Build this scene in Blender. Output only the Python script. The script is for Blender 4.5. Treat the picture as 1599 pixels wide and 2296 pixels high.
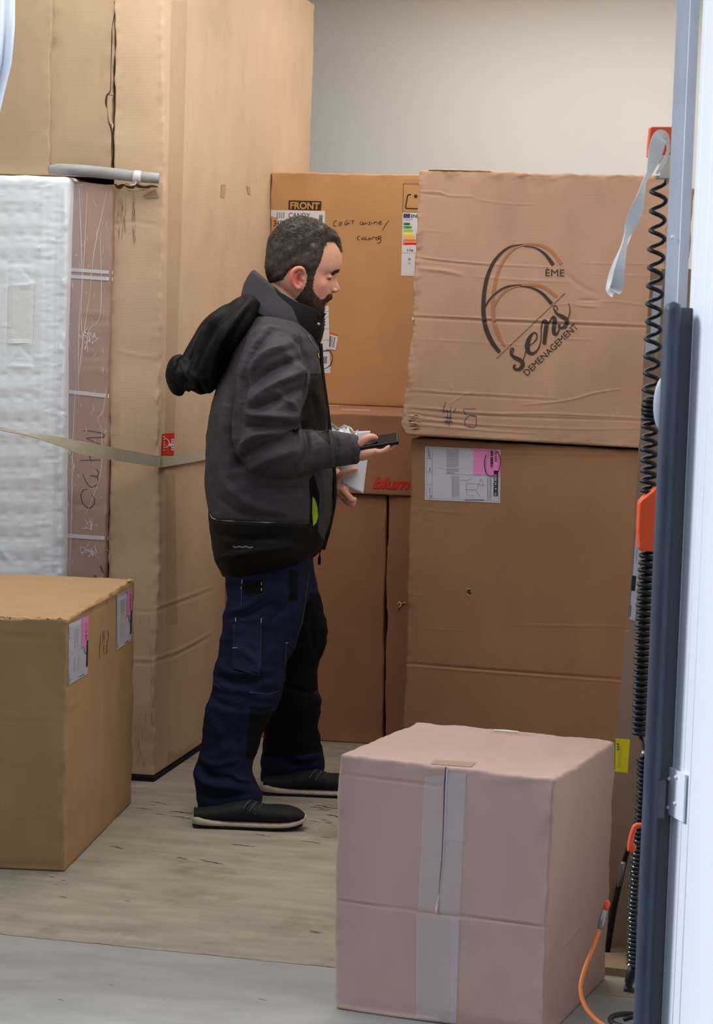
import bpy, math, random
import numpy as np
from mathutils import Vector, Matrix
from mathutils.bvhtree import BVHTree

random.seed(4); RS = np.random.RandomState(7)
for o in list(bpy.data.objects): bpy.data.objects.remove(o)
SC = bpy.context.scene; COL = SC.collection

# ------------------------------------------------------------ camera
F = 5000.0; CX, CY = 799.5, 1148.0; EYE = 1.565
PITCH = math.atan(498/F); ROLL = 0.03
fwd = np.array([0, math.cos(PITCH), -math.sin(PITCH)])
r0 = np.array([1., 0, 0]); u0 = np.array([0, math.sin(PITCH), math.cos(PITCH)])
RT = r0*math.cos(ROLL)+u0*math.sin(ROLL); UP = u0*math.cos(ROLL)-r0*math.sin(ROLL)
CAM = np.array([0, 0, EYE])
cd = bpy.data.cameras.new('camera'); cam = bpy.data.objects.new('camera', cd); COL.objects.link(cam)
m = Matrix.Identity(4)
for i in range(3):
    m[i][0] = RT[i]; m[i][1] = UP[i]; m[i][2] = -fwd[i]; m[i][3] = CAM[i]
cam.matrix_world = m
cd.sensor_fit = 'HORIZONTAL'; cd.sensor_width = 16.4; cd.lens = F/1599*16.4
cd.dof.use_dof = True; cd.dof.focus_distance = 6.6; cd.dof.aperture_fstop = 9.0
cd.clip_start = 0.05; cd.clip_end = 200
SC.camera = cam

# ------------------------------------------------------------ light
SKY_STRENGTH = 0.95
ROOF_POWER = 46
EXPOSURE = 0.0
w = bpy.data.worlds.new('sky'); SC.world = w; w.use_nodes = True
nt = w.node_tree; nt.nodes.clear()
out = nt.nodes.new('ShaderNodeOutputWorld'); bg = nt.nodes.new('ShaderNodeBackground')
bg.inputs['Strength'].default_value = SKY_STRENGTH
tcw = nt.nodes.new('ShaderNodeTexCoord'); sx = nt.nodes.new('ShaderNodeSeparateXYZ'); rw = nt.nodes.new('ShaderNodeValToRGB')
nt.links.new(tcw.outputs['Generated'], sx.inputs[0]); nt.links.new(sx.outputs['Z'], rw.inputs['Fac']); nt.links.new(rw.outputs['Color'], bg.inputs['Color'])
rw.color_ramp.elements[0].position = 0.0; rw.color_ramp.elements[0].color = (.05, .055, .07, 1)
rw.color_ramp.elements[1].position = 1.0; rw.color_ramp.elements[1].color = (.76, .87, 1.0, 1)
e_ = rw.color_ramp.elements.new(.2); e_.color = (.055, .065, .085, 1)
e_ = rw.color_ramp.elements.new(.62); e_.color = (.62, .74, .95, 1)
nt.links.new(bg.outputs[0], out.inputs[0])
SC.view_settings.view_transform = 'Standard'; SC.view_settings.look = 'None'
SC.view_settings.gamma = 1; SC.view_settings.exposure = EXPOSURE; SC.view_settings.use_curve_mapping = False

TS = 0.225; TD = np.array([math.sin(0.2270), math.cos(0.2270), 0]); TR = np.array([TD[1], -TD[0], 0])   # truck axis, truck right
def light_area(name, loc, sx, sy, power, color, aim):
    l = bpy.data.lights.new(name, 'AREA'); l.shape = 'RECTANGLE'; l.size = sx; l.size_y = sy
    l.energy = power; l.color = color
    o = bpy.data.objects.new(name, l); COL.objects.link(o); o.location = loc
    o.rotation_euler = aim; return o
# translucent truck roof: daylight coming through it from above
def roof_bay(s_, t_, sx_, sy_, p):
    c = np.array([0.62, 4.2, 0])+TD*s_-TR*t_; light_area('roof_daylight', (c[0], c[1], 2.86), sx_, sy_, p, (1.0, 0.985, 0.96), (0, 0, -0.2270))
roof_bay(1.75, 1.3, 1.9, 1.9, ROOF_POWER); roof_bay(3.75, .85, 1.4, 1.4, ROOF_POWER*.47)
# sun lamp added at the left to brighten only the open door and its post
sl = bpy.data.lights.new('door_fill_sun', 'SUN'); sl.energy = 3.0; sl.angle = math.radians(16); sl.color = (.90, .95, 1.0)
so_ = bpy.data.objects.new('door_fill_sun', sl); COL.objects.link(so_); so_.location = (-4, 4, 4)
so_.rotation_euler = Vector((-1, .05, .62)).to_track_quat('Z', 'Y').to_euler()

# ------------------------------------------------------------ projection
def ray(px, py):
    d = fwd*F+RT*(px-CX)-UP*(py-CY); return d/np.linalg.norm(d)
def at(px, py, Y):
    d = ray(px, py); return CAM+d*(Y/d[1])
def on_z(px, py, z=0.0):
    d = ray(px, py); return CAM+d*((z-EYE)/d[2])
def proj(P):
    v = np.atleast_2d(P)-CAM; z = v@fwd
    return np.stack([CX+F*(v@RT)/z, CY-F*(v@UP)/z], -1)

# ------------------------------------------------------------ materials
MATS = {}
def lin(c):
    c = [x/255 for x in c]
    return tuple((x/12.92 if x <= .04045 else ((x+.055)/1.055)**2.4) for x in c)+(1,)
def mat(name, rgb, rough=.8, metal=0, var=0.0, vscale=6, vstretch=(1, 1, 1), bump=0.0, bscale=200, bstretch=(1, 1, 1),
        spec=.3, sheen=0, rgb2=None, stain=None, stain_amt=0, stain_scale=2, wave=None, coords='Object', attr=None, sss=0, alpha=1, trans=0, bump2=None):
    if name in MATS: return MATS[name]
    M = bpy.data.materials.new(name); M.use_nodes = True; n = M.node_tree.nodes; L = M.node_tree.links
    b = n['Principled BSDF']
    b.inputs['Roughness'].default_value = rough; b.inputs['Metallic'].default_value = metal
    b.inputs['Specular IOR Level'].default_value = spec
    tc = n.new('ShaderNodeTexCoord')
    def noise(scale, stretch, detail=4, rg=.55):
        mp = n.new('ShaderNodeMapping'); mp.inputs['Scale'].default_value = stretch
        L.new(tc.outputs[coords], mp.inputs['Vector'])
        t = n.new('ShaderNodeTexNoise'); t.inputs['Scale'].default_value = scale; t.inputs['Detail'].default_value = detail
        t.inputs['Roughness'].default_value = rg
        L.new(mp.outputs[0], t.inputs['Vector']); return t
    def mix(fac, a, bb):
        x = n.new('ShaderNodeMix'); x.data_type = 'RGBA'
        for s, v in ((x.inputs[0], fac), (x.inputs[6], a), (x.inputs[7], bb)):
            if isinstance(v, (int, float)): s.default_value = v
            elif isinstance(v, tuple): s.default_value = v
            else: L.new(v, s)
        return x.outputs[2]
    c = lin(rgb)
    if attr:
        at_ = n.new('ShaderNodeAttribute'); at_.attribute_name = attr; col = at_.outputs['Color']
    else: col = None
    if var:
        t = noise(vscale, vstretch)
        rr = n.new('ShaderNodeMapRange'); rr.inputs[1].default_value = .3; rr.inputs[2].default_value = .7
        rr.inputs[3].default_value = 0; rr.inputs[4].default_value = 1; L.new(t.outputs[0], rr.inputs[0])
        if attr:
            k = n.new('ShaderNodeMapRange'); k.inputs[3].default_value = 1-var; k.inputs[4].default_value = 1+var
            L.new(rr.outputs[0], k.inputs[0])
            hs = n.new('ShaderNodeHueSaturation'); L.new(k.outputs[0], hs.inputs['Value']); L.new(col, hs.inputs['Color']); col = hs.outputs[0]
        else:
            lo = tuple(x*(1-var) for x in c[:3])+(1,); hi = lin(rgb2) if rgb2 else tuple(min(1, x*(1+var)) for x in c[:3])+(1,)
            col = mix(rr.outputs[0], lo, hi)
    if col is None: col = c
    if stain:
        t = noise(stain_scale, (1, 1, 1), 6, .65)
        rr = n.new('ShaderNodeMapRange'); rr.inputs[1].default_value = .55; rr.inputs[2].default_value = .75
        rr.inputs[3].default_value = 0; rr.inputs[4].default_value = stain_amt; L.new(t.outputs[0], rr.inputs[0])
        col = mix(rr.outputs[0], col, lin(stain))
    if isinstance(col, tuple): b.inputs['Base Color'].default_value = col
    else: L.new(col, b.inputs['Base Color'])
    last = None
    if bump:
        t = noise(bscale, bstretch, 3)
        bp = n.new('ShaderNodeBump'); bp.inputs['Strength'].default_value = bump; bp.inputs['Distance'].default_value = .002
        L.new(t.outputs[0], bp.inputs['Height']); last = bp
    if wave:
        mp = n.new('ShaderNodeMapping'); mp.inputs['Rotation'].default_value = (0, 0, 0.227); L.new(tc.outputs[coords], mp.inputs['Vector'])
        t = n.new('ShaderNodeTexWave'); t.bands_direction = wave[0]; t.inputs['Scale'].default_value = wave[1]; t.inputs['Distortion'].default_value = .6
        L.new(mp.outputs[0], t.inputs['Vector'])
        bp = n.new('ShaderNodeBump'); bp.inputs['Strength'].default_value = wave[2]; bp.inputs['Distance'].default_value = .001
        L.new(t.outputs[0], bp.inputs['Height'])
        if last: L.new(last.outputs[0], bp.inputs['Normal'])
        last = bp
    if last: L.new(last.outputs[0], b.inputs['Normal'])
    if sheen: b.inputs['Sheen Weight'].default_value = sheen
    if sss:
        b.inputs['Subsurface Weight'].default_value = sss; b.inputs['Subsurface Radius'].default_value = (.012, .005, .003); b.inputs['Subsurface Scale'].default_value = .5
    if alpha < 1: b.inputs['Alpha'].default_value = alpha
    if trans: b.inputs['Transmission Weight'].default_value = trans
    MATS[name] = M; return M
def two_tone(name, rgb, rgb2, rough=.7, bscale=900, bump=.25, var=.1, vscale=22):
    """panel cloth: the 'Col' red channel is a signed distance to the seam, .5 on the seam"""
    M = mat(name, rgb, rough=rough, bump=bump, bscale=bscale, spec=.16); n = M.node_tree.nodes; L = M.node_tree.links; b = n['Principled BSDF']
    a = n.new('ShaderNodeAttribute'); a.attribute_name = 'Col'; sp = n.new('ShaderNodeSeparateColor'); L.new(a.outputs['Color'], sp.inputs[0])
    r = n.new('ShaderNodeMapRange'); r.inputs[1].default_value = .485; r.inputs[2].default_value = .515; L.new(sp.outputs[0], r.inputs[0])
    x = n.new('ShaderNodeMix'); x.data_type = 'RGBA'; L.new(r.outputs[0], x.inputs[0]); x.inputs[6].default_value = lin(rgb); x.inputs[7].default_value = lin(rgb2)
    tc = n.new('ShaderNodeTexCoord'); t = n.new('ShaderNodeTexNoise'); t.inputs['Scale'].default_value = vscale; t.inputs['Detail'].default_value = 4; L.new(tc.outputs['Object'], t.inputs['Vector'])
    k = n.new('ShaderNodeMapRange'); k.inputs[1].default_value = .3; k.inputs[2].default_value = .7; k.inputs[3].default_value = 1-var; k.inputs[4].default_value = 1+var; L.new(t.outputs[0], k.inputs[0])
    h = n.new('ShaderNodeHueSaturation'); L.new(x.outputs[2], h.inputs['Color']); L.new(k.outputs[0], h.inputs['Value']); L.new(h.outputs[0], b.inputs['Base Color']); return M
def sdist(P, polys):
    """signed pixel distance to a union of polygons, as a colour column around .5"""
    v = np.full(len(P), -1e9)
    for poly in polys:
        d, _ = polydist(P, np.array(list(poly)+[poly[0]], float)); sgn = np.zeros(len(P), bool); x, y = P[:, 0], P[:, 1]; j = len(poly)-1
        for i in range(len(poly)):
            xi, yi = poly[i]; xj, yj = poly[j]; sgn ^= ((yi > y) != (yj > y)) & (x < (xj-xi)*(y-yi)/(yj-yi+1e-9)+xi); j = i
        v = np.maximum(v, np.where(sgn, d, -d))
    c = np.clip(.5+v/60, 0, 1); return np.stack([c, c, c, c*0+1], 1)
def cardboard(name, rgb, var=.07, **k):
    k.setdefault('stain', tuple(int(x*.78) for x in rgb)); k.setdefault('stain_amt', .35)
    return mat(name, rgb, rough=.72, var=var, vscale=9, vstretch=(1, 1, .35), bump=.07, bscale=260, bstretch=(1, 1, .12), wave=('Z', 34, .05), spec=.25, **k)

# ------------------------------------------------------------ mesh helpers
def noise3(P, scale, seed=0, n=14):
    """smooth pseudo noise as a sum of random plane waves, about -1..1"""
    r = np.random.RandomState(seed); s = np.zeros(len(P))
    for i in range(n):
        k = r.normal(size=3)*scale*(.5+r.rand()); s += np.sin(P@k+r.rand()*6.28)
    return s/math.sqrt(n/2)
def mk(name, V, Fc, mats, origin=None, parent=None, smooth=True, mi=None, label=None, cols=None):
    V = np.asarray(V, float)
    if parent is not None: origin = np.array(parent['_o'])
    elif origin is None: origin = np.array([(V[:, 0].min()+V[:, 0].max())/2, (V[:, 1].min()+V[:, 1].max())/2, V[:, 2].min()])
    me = bpy.data.meshes.new(name); me.from_pydata((V-origin).tolist(), [], [tuple(f) for f in Fc])
    if not isinstance(mats, (list, tuple)): mats = [mats]
    for q in mats: me.materials.append(q)
    if mi is not None: me.polygons.foreach_set('material_index', np.asarray(mi, dtype=np.int32))
    me.polygons.foreach_set('use_smooth', [smooth]*len(me.polygons))
    if cols is not None:
        a = me.color_attributes.new('Col', 'FLOAT_COLOR', 'POINT'); a.data.foreach_set('color', np.asarray(cols, dtype=np.float32).ravel())
    me.update()
    o = bpy.data.objects.new(name, me); COL.objects.link(o)
    o['_o'] = [float(x) for x in origin]
    if parent is not None: o.parent = parent
    else: o.location = origin
    if label: o['label'] = label
    return o
def empty(name, loc):
    o = bpy.data.objects.new(name, None); COL.objects.link(o); o.location = loc; o['_o'] = [float(x) for x in loc]; o.empty_display_size = .1
    return o
def tag(o, label, cat, group=None):
    o['label'] = label; o['category'] = cat
    if group: o['group'] = group
    return o
def struct(o): o['kind'] = 'structure'; return o
def catmull(P, n=8):
    P = np.asarray(P, float)
    if len(P) < 3: 
        t = np.linspace(0, 1, n+1)[:, None]; return P[0]*(1-t)+P[-1]*t
    Q = np.vstack([2*P[0]-P[1], P, 2*P[-1]-P[-2]]); out = []
    for i in range(len(P)-1):
        a, b, c, d = Q[i:i+4]
        for k in range(n):
            t = k/n; out.append(.5*((2*b)+(-a+c)*t+(2*a-5*b+4*c-d)*t*t+(-a+3*b-3*c+d)*t**3))
    out.append(P[-1]); return np.array(out)
def grid_faces(nu, nv, off=0, wrap_v=False):
    f = []
    for i in range(nu-1):
        for j in range(nv if wrap_v else nv-1):
            j2 = (j+1) % nv
            f.append((off+i*nv+j, off+(i+1)*nv+j, off+(i+1)*nv+j2, off+i*nv+j2))
    return f
class MB:
    def __init__(s): s.V = []; s.F = []; s.I = []; s.n = 0
    def add(s, V, Fc, mi=0):
        V = np.asarray(V, float).reshape(-1, 3)
        s.V.append(V); s.F += [tuple(x+s.n for x in f) for f in Fc]; s.I += [mi]*len(Fc); s.n += len(V)
    def box(s, c, ax, mi=0):
        """centre and three half-axis vectors"""
        c = np.asarray(c, float); a, b, d = [np.asarray(x, float) for x in ax]
        V = [c+i*a+j*b+k*d for i in (-1, 1) for j in (-1, 1) for k in (-1, 1)]
        s.add(V, [(0, 1, 3, 2), (4, 6, 7, 5), (0, 4, 5, 1), (2, 3, 7, 6), (0, 2, 6, 4), (1, 5, 7, 3)], mi)
    def tube(s, P, R, n=12, mi=0, cap=True, flat=None, up=None):
        """tube along world points P with radii R (scalar or per point); flat=(ry factor)"""
        P = np.asarray(P, float); R = np.broadcast_to(np.asarray(R, float), (len(P),)) if np.ndim(R) < 2 else np.asarray(R, float)
        T = np.gradient(P, axis=0); T /= np.linalg.norm(T, axis=1)[:, None]+1e-12
        ref = np.array([0, 1., 0]) if up is None else np.asarray(up, float)
        V = []
        for i in range(len(P)):
            b = ref-T[i]*(ref@T[i])
            if np.linalg.norm(b) < 1e-3: b = np.array([0, 0, 1.])-T[i]*T[i][2]
            b /= np.linalg.norm(b); a = np.cross(b, T[i])
            ra, rb = (R[i] if np.ndim(R[i]) else (R[i], R[i]*(flat or 1)))
            for k in range(n):
                t = 2*math.pi*k/n; V.append(P[i]+a*ra*math.cos(t)+b*rb*math.sin(t))
        f = grid_faces(len(P), n, 0, True)
        if cap:
            V.append(P[0]); V.append(P[-1]); c0 = len(V)-2; e = (len(P)-1)*n
            f += [(c0, k, (k+1) % n) for k in range(n)]+[(c0+1, e+(k+1) % n, e+k) for k in range(n)]
        s.add(V, f, mi)
    def loft(s, secs, n=32, mi=0, cap=True):
        """secs: (centre, a, b, p) superellipse sections"""
        V = []
        for c, a, b, p in secs:
            for k in range(n):
                t = 2*math.pi*k/n; ct, st = math.cos(t), math.sin(t)
                V.append(np.asarray(c)+np.asarray(a)*math.copysign(abs(ct)**(2/p), ct)+np.asarray(b)*math.copysign(abs(st)**(2/p), st))
        f = grid_faces(len(secs), n, 0, True)
        if cap:
            V.append(np.asarray(secs[0][0])); V.append(np.asarray(secs[-1][0])); c0 = len(V)-2; e = (len(secs)-1)*n
            f += [(c0, k, (k+1) % n) for k in range(n)]+[(c0+1, e+(k+1) % n, e+k) for k in range(n)]
        s.add(V, f, mi)
    def ell(s, c, r, n=20, mi=0, ax=None):
        V = []; c = np.asarray(c, float); A = np.eye(3) if ax is None else np.asarray(ax)
        m_ = n//2+1
        for i in range(m_):
            th = math.pi*i/(m_-1)
            for k in range(n):
                ph = 2*math.pi*k/n
                d = np.array([math.sin(th)*math.cos(ph)*r[0], math.sin(th)*math.sin(ph)*r[1], math.cos(th)*r[2]]); V.append(c+d@A)
        s.add(V, grid_faces(m_, n, 0, True), mi)
    def arr(s): return np.vstack(s.V)
    def build(s, name, mats, parent=None, smooth=True, origin=None, label=None, fix=True):
        o = mk(name, s.arr(), s.F, mats, origin, parent, smooth, s.I, label)
        if fix:
            import bmesh
            b = bmesh.new(); b.from_mesh(o.data); bmesh.ops.recalc_face_normals(b, faces=b.faces); b.to_mesh(o.data); b.free()
        return o
def sharpen(o, deg=35):
    bpy.context.view_layer.objects.active = o
    o.data.set_sharp_from_angle(angle=math.radians(deg))
    return o
def remesh(mb, voxel, smooth_it=2, fac=.5):
    """fused surface of everything in mb -> numpy verts, faces"""
    me = bpy.data.meshes.new('tmp'); me.from_pydata(mb.arr().tolist(), [], mb.F); me.update()
    import bmesh
    b = bmesh.new(); b.from_mesh(me); bmesh.ops.recalc_face_normals(b, faces=b.faces); b.to_mesh(me); b.free()
    o = bpy.data.objects.new('tmp', me); COL.objects.link(o)
    r = o.modifiers.new('r', 'REMESH'); r.mode = 'VOXEL'; r.voxel_size = voxel; r.adaptivity = 0
    if smooth_it:
        q = o.modifiers.new('s', 'SMOOTH'); q.iterations = smooth_it; q.factor = fac
    dg = bpy.context.evaluated_depsgraph_get(); e = o.evaluated_get(dg); m2 = e.to_mesh()
    V = np.empty(len(m2.vertices)*3); m2.vertices.foreach_get('co', V); V = V.reshape(-1, 3)
    Fc = [tuple(p.vertices) for p in m2.polygons]
    e.to_mesh_clear(); bpy.data.objects.remove(o); bpy.data.meshes.remove(me)
    return V, Fc
def normals(V, Fc):
    Q = np.array([f if len(f) == 4 else (f[0], f[1], f[2], f[2]) for f in Fc])
    n = np.cross(V[Q[:, 2]]-V[Q[:, 0]], V[Q[:, 3]]-V[Q[:, 1]])
    N = np.zeros_like(V)
    for k in range(4): np.add.at(N, Q[:, k], n)
    return N/(np.linalg.norm(N, axis=1)[:, None]+1e-12)
def polydist(p, L):
    """distance of points p (n,2|3) to polyline L, with param 0..1"""
    best = np.full(len(p), 1e9); prm = np.zeros(len(p)); m_ = len(L)-1
    for i in range(m_):
        a, b = L[i], L[i+1]; ab = b-a; t = np.clip(((p-a)@ab)/(ab@ab+1e-12), 0, 1)
        d = np.linalg.norm(p-(a+t[:, None]*ab), axis=1)
        q = d < best; best[q] = d[q]; prm[q] = (i+t[q])/m_
    return best, prm
def sculpt(V, Fc, strokes, sel=None, near=True):
    """creases and folds pressed into a surface: strokes = (pixel polyline, amp m, width px)"""
    N = normals(V, Fc); px = proj(V); v = V-CAM; v /= np.linalg.norm(v, axis=1)[:, None]
    facing = -(N*v).sum(1); wgt = np.clip(facing*3, 0, 1) if near else 1
    D = np.zeros(len(V))
    for pts, amp, wd in strokes:
        L = catmull(pts, 6)
        lo = L.min(0)-3*wd; hi = L.max(0)+3*wd
        idx = np.where((px > lo).all(1) & (px < hi).all(1))[0]
        if len(idx) == 0: continue
        d, t = polydist(px[idx], L); taper = np.sin(np.pi*np.clip(t*.9+.05, 0, 1))**.5
        D[idx] += amp*np.exp(-(d/wd)**2)*taper
    return V+N*(D*wgt)[:, None]

# ------------------------------------------------------------ cartons
class Carton:
    """hexahedron from its eight corners: rounded, dented, with creases; decals are laid on the real surface"""
    def __init__(s, name, C, cell, material, rad=.006, wob=.0025, edge=.0022, creases=(), dents=(), seed=1, tag_=None, parent=None):
        C = np.array(C, float)   # [bottom fl, fr, br, bl, top fl, fr, br, bl]
        L = [np.linalg.norm(C[1]-C[0]), np.linalg.norm(C[3]-C[0]), np.linalg.norm(C[4]-C[0])]
        n = [max(2, int(round(l/c_)))+1 for l, c_ in zip(L, (cell if isinstance(cell, (tuple, list)) else (cell,)*3))]
        idx = {}; P = []; faces = []
        ax = []
        for k in range(3):
            g = np.linspace(0, 1, n[k]); e = [rad*.3/L[k], rad*.75/L[k], rad*1.3/L[k]]
            g = np.unique(np.concatenate([g, e, [1-x for x in e]])); ax.append(g)
        n = [len(a) for a in ax]
        def vid(i, j, k):
            q = (i, j, k)
            if q not in idx: idx[q] = len(P); P.append((ax[0][i], ax[1][j], ax[2][k]))
            return idx[q]
        a, b, c = n[0]-1, n[1]-1, n[2]-1
        for i in range(a):
            for k in range(c):
                faces.append((vid(i, 0, k), vid(i+1, 0, k), vid(i+1, 0, k+1), vid(i, 0, k+1)))
                faces.append((vid(i, b, k), vid(i, b, k+1), vid(i+1, b, k+1), vid(i+1, b, k)))
        for j in range(b):
            for k in range(c):
                faces.append((vid(0, j, k), vid(0, j, k+1), vid(0, j+1, k+1), vid(0, j+1, k)))
                faces.append((vid(a, j, k), vid(a, j+1, k), vid(a, j+1, k+1), vid(a, j, k+1)))
        for i in range(a):
            for j in range(b):
                faces.append((vid(i, j, 0), vid(i, j+1, 0), vid(i+1, j+1, 0), vid(i+1, j, 0)))
                faces.append((vid(i, j, c), vid(i+1, j, c), vid(i+1, j+1, c), vid(i, j+1, c)))
        U = np.array(P); Ld = np.array(L)
        X = U*Ld; q = np.clip(X, rad, Ld-rad); d = X-q; nd = np.linalg.norm(d, axis=1); k = nd > 1e-9
        X[k] = q[k]+d[k]/nd[k][:, None]*rad; U2 = X/Ld
        u, v, t = U2[:, 0:1], U2[:, 1:2], U2[:, 2:3]
        W = ((C[0]*(1-u)+C[1]*u)*(1-v)+(C[3]*(1-u)+C[2]*u)*v)*(1-t)+((C[4]*(1-u)+C[5]*u)*(1-v)+(C[7]*(1-u)+C[6]*u)*v)*t
        e = np.sort(np.minimum(U, 1-U)*Ld, axis=1)[:, 1]       # distance to the nearest edge
        ew = np.exp(-(e/.02)**2)[:, None]
        inward = np.clip(1-np.abs(U-.5)*2, 0, 1)
        D = np.stack([noise3(W, 5, seed*10+i)*wob+noise3(W, 14, seed*10+3+i)*wob*.35 for i in range(3)], 1)
        E = np.stack([noise3(W, 35, seed*10+6+i)*edge*.5+noise3(W, 90, seed*10+8+i)*edge*.3 for i in range(3)], 1)*ew
        floor_ = np.clip(U[:, 2]*Ld[2]/.03, 0, 1)[:, None]
        W = W+D*np.array([1, 1, .25])*floor_+E*floor_
        if creases or dents: W = sculpt(W, faces, list(creases)+list(dents))
        s.W = W; s.F = faces
        s.o = mk(name, W, faces, material, parent=parent)
        s.bvh = BVHTree.FromPolygons(W.tolist(), faces)
        if tag_: tag(s.o, *tag_)
    def hit(s, px, py):
        d = ray(px, py); r = s.bvh.ray_cast(Vector(CAM), Vector(d))
        return (None, None) if r[0] is None else (np.array(r[0]), np.array(r[1]))
class Decal:
    """flat things stuck or drawn on a carton, placed on its true surface"""
    hold = False
    def __init__(s, carton): s.c = carton; s.V = []; s.F = []; s.I = []; s.m = []; s.G = []; s.g = 0
    def mi(s, m_):
        if m_ not in s.m: s.m.append(m_)
        return s.m.index(m_)
    def raw(s, P, Fc, m_, off):
        mi = s.mi(m_); base = len(s.V); ok = []
        if not s.hold: s.g += 1
        for p in P:
            h, nn = s.c.hit(p[0], p[1])
            if h is None: ok.append(False); s.V.append(np.zeros(3)); continue
            if nn@ray(p[0], p[1]) > 0: nn = -nn
            ok.append(True); s.V.append(h+nn*off)
        for f in Fc:
            if all(ok[i] for i in f): s.F.append(tuple(base+i for i in f)); s.I.append(mi); s.G.append(s.g)
    def quad(s, q, m_, off=.0008, n=(6, 6)):
        """q = pixel corners TL TR BR BL"""
        q = [np.array(a, float) for a in q]; P = []
        for i in range(n[1]+1):
            for j in range(n[0]+1):
                u, v = j/n[0], i/n[1]; P.append((q[0]*(1-u)+q[1]*u)*(1-v)+(q[3]*(1-u)+q[2]*u)*v)
        s.raw(P, grid_faces(n[1]+1, n[0]+1), m_, off); return s
    def stroke(s, pts, wd, m_, off=.0012, smooth=6):
        L = catmull(pts, smooth) if smooth else np.array(pts, float)
        T = np.gradient(L, axis=0); T /= np.linalg.norm(T, axis=1)[:, None]+1e-9; N = np.stack([-T[:, 1], T[:, 0]], 1)
        W = np.interp(np.linspace(0, 1, len(L)), np.linspace(0, 1, len(wd)), wd) if np.ndim(wd) else np.full(len(L), float(wd))
        P = []
        for i in range(len(L)): P += [L[i]-N[i]*W[i]/2, L[i]+N[i]*W[i]/2]
        s.raw(P, grid_faces(len(L), 2), m_, off); return s
    def dot(s, c, r, m_, off=.0012, n=8):
        P = [c]+[(c[0]+r*math.cos(6.2832*i/n), c[1]+r*math.sin(6.2832*i/n)) for i in range(n)]
        s.raw(P, [(0, 1+i, 1+(i+1) % n) for i in range(n)], m_, off); return s
    def text(s, txt, bl, br, tl, m_, off=.0022, bold=0, shear=0, space=1.0):
        V, Fc = text_mesh(txt, bold, shear, space)
        lo, hi = V.min(0), V.max(0); U = (V-lo)/(hi-lo+1e-9)
        bl, br, tl = [np.array(a, float) for a in (bl, br, tl)]
        P = bl+U[:, 0:1]*(br-bl)+U[:, 1:2]*(tl-bl)
        s.raw(P, Fc, m_, off); return s
    def build(s, name, label=None, split=False, parent=None):
        used = sorted({v for f in s.F for v in f}); mp = {v: i for i, v in enumerate(used)}   # points that missed the carton are dropped
        s.V = [s.V[v] for v in used]; s.F = [tuple(mp[v] for v in f) for f in s.F]
        if split:      # every separate piece is a part of its own
            for g in sorted(set(s.G)):
                k = [i for i, q in enumerate(s.G) if q == g]; F_ = [s.F[i] for i in k]; u = sorted({v for f in F_ for v in f}); mp = {v: i for i, v in enumerate(u)}
                ms = sorted({s.I[i] for i in k}); mk(name, [s.V[v] for v in u], [tuple(mp[v] for v in f) for f in F_], [s.m[q] for q in ms], parent=s.c.o, smooth=False, mi=[ms.index(s.I[i]) for i in k], label=label)
            return
        return mk(name, s.V, s.F, s.m, parent=parent or s.c.o, smooth=False, mi=s.I, label=label)
def text_mesh(txt, bold=0, shear=0, space=1.0):
    cu = bpy.data.curves.new('t', 'FONT'); cu.body = txt; cu.offset = bold; cu.shear = shear; cu.space_character = space
    cu.resolution_u = 4; cu.fill_mode = 'FRONT'
    o = bpy.data.objects.new('t', cu); COL.objects.link(o)
    dg = bpy.context.evaluated_depsgraph_get(); me = o.evaluated_get(dg).to_mesh()
    V = np.array([v.co[:2] for v in me.vertices]); Fc = [tuple(p.vertices) for p in me.polygons]
    o.evaluated_get(dg).to_mesh_clear(); bpy.data.objects.remove(o); bpy.data.curves.remove(cu)
    return V, Fc
def corners(flb, frb, depth, h, lean=(0, 0)):
    """box from its two front floor corners, depth along the truck axis, height"""
    flb, frb = np.array(flb, float), np.array(frb, float)
    d = frb-flb; d[2] = 0; d /= np.linalg.norm(d); nrm = np.array([-d[1], d[0], 0])*depth
    b = [flb, frb, frb+nrm, flb+nrm]; return b+[p+np.array([lean[0], lean[1], h]) for p in b]
def barcode(dc, q, m_, n, seed=0, vertical=True, off=.0013):
    """bars inside pixel quad TL TR BR BL"""
    r = np.random.RandomState(seed); q = [np.array(a, float) for a in q]; x = 0
    w = r.choice([1, 1, 2, 3], size=2*n).astype(float); w /= w.sum()
    for i in range(0, 2*n, 2):
        a, b = x, x+w[i]; x += w[i]+w[i+1]
        if vertical: c = [q[0]+(q[1]-q[0])*a, q[0]+(q[1]-q[0])*b, q[3]+(q[2]-q[3])*b, q[3]+(q[2]-q[3])*a]
        else: c = [q[0]+(q[3]-q[0])*a, q[1]+(q[2]-q[1])*a, q[1]+(q[2]-q[1])*b, q[0]+(q[3]-q[0])*b]
        dc.quad(c, m_, off, (1, 1))
# ------------------------------------------------------------ placement helpers
def xat(px, Y, z):
    k = (px-CX)/F; dz = z-EYE
    return np.array([(k*(fwd[1]*Y+fwd[2]*dz)-RT[1]*Y-RT[2]*dz)/RT[0], Y, z])
def zrow(px, py, Y): return at(px, py, Y)[2]
ORG = np.array([0.66, 4.2, 0])
def tk(s_, t_, z=0): return ORG+TD*s_-TR*t_+np.array([0, 0, z])       # truck frame: s inwards, t leftwards

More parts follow.
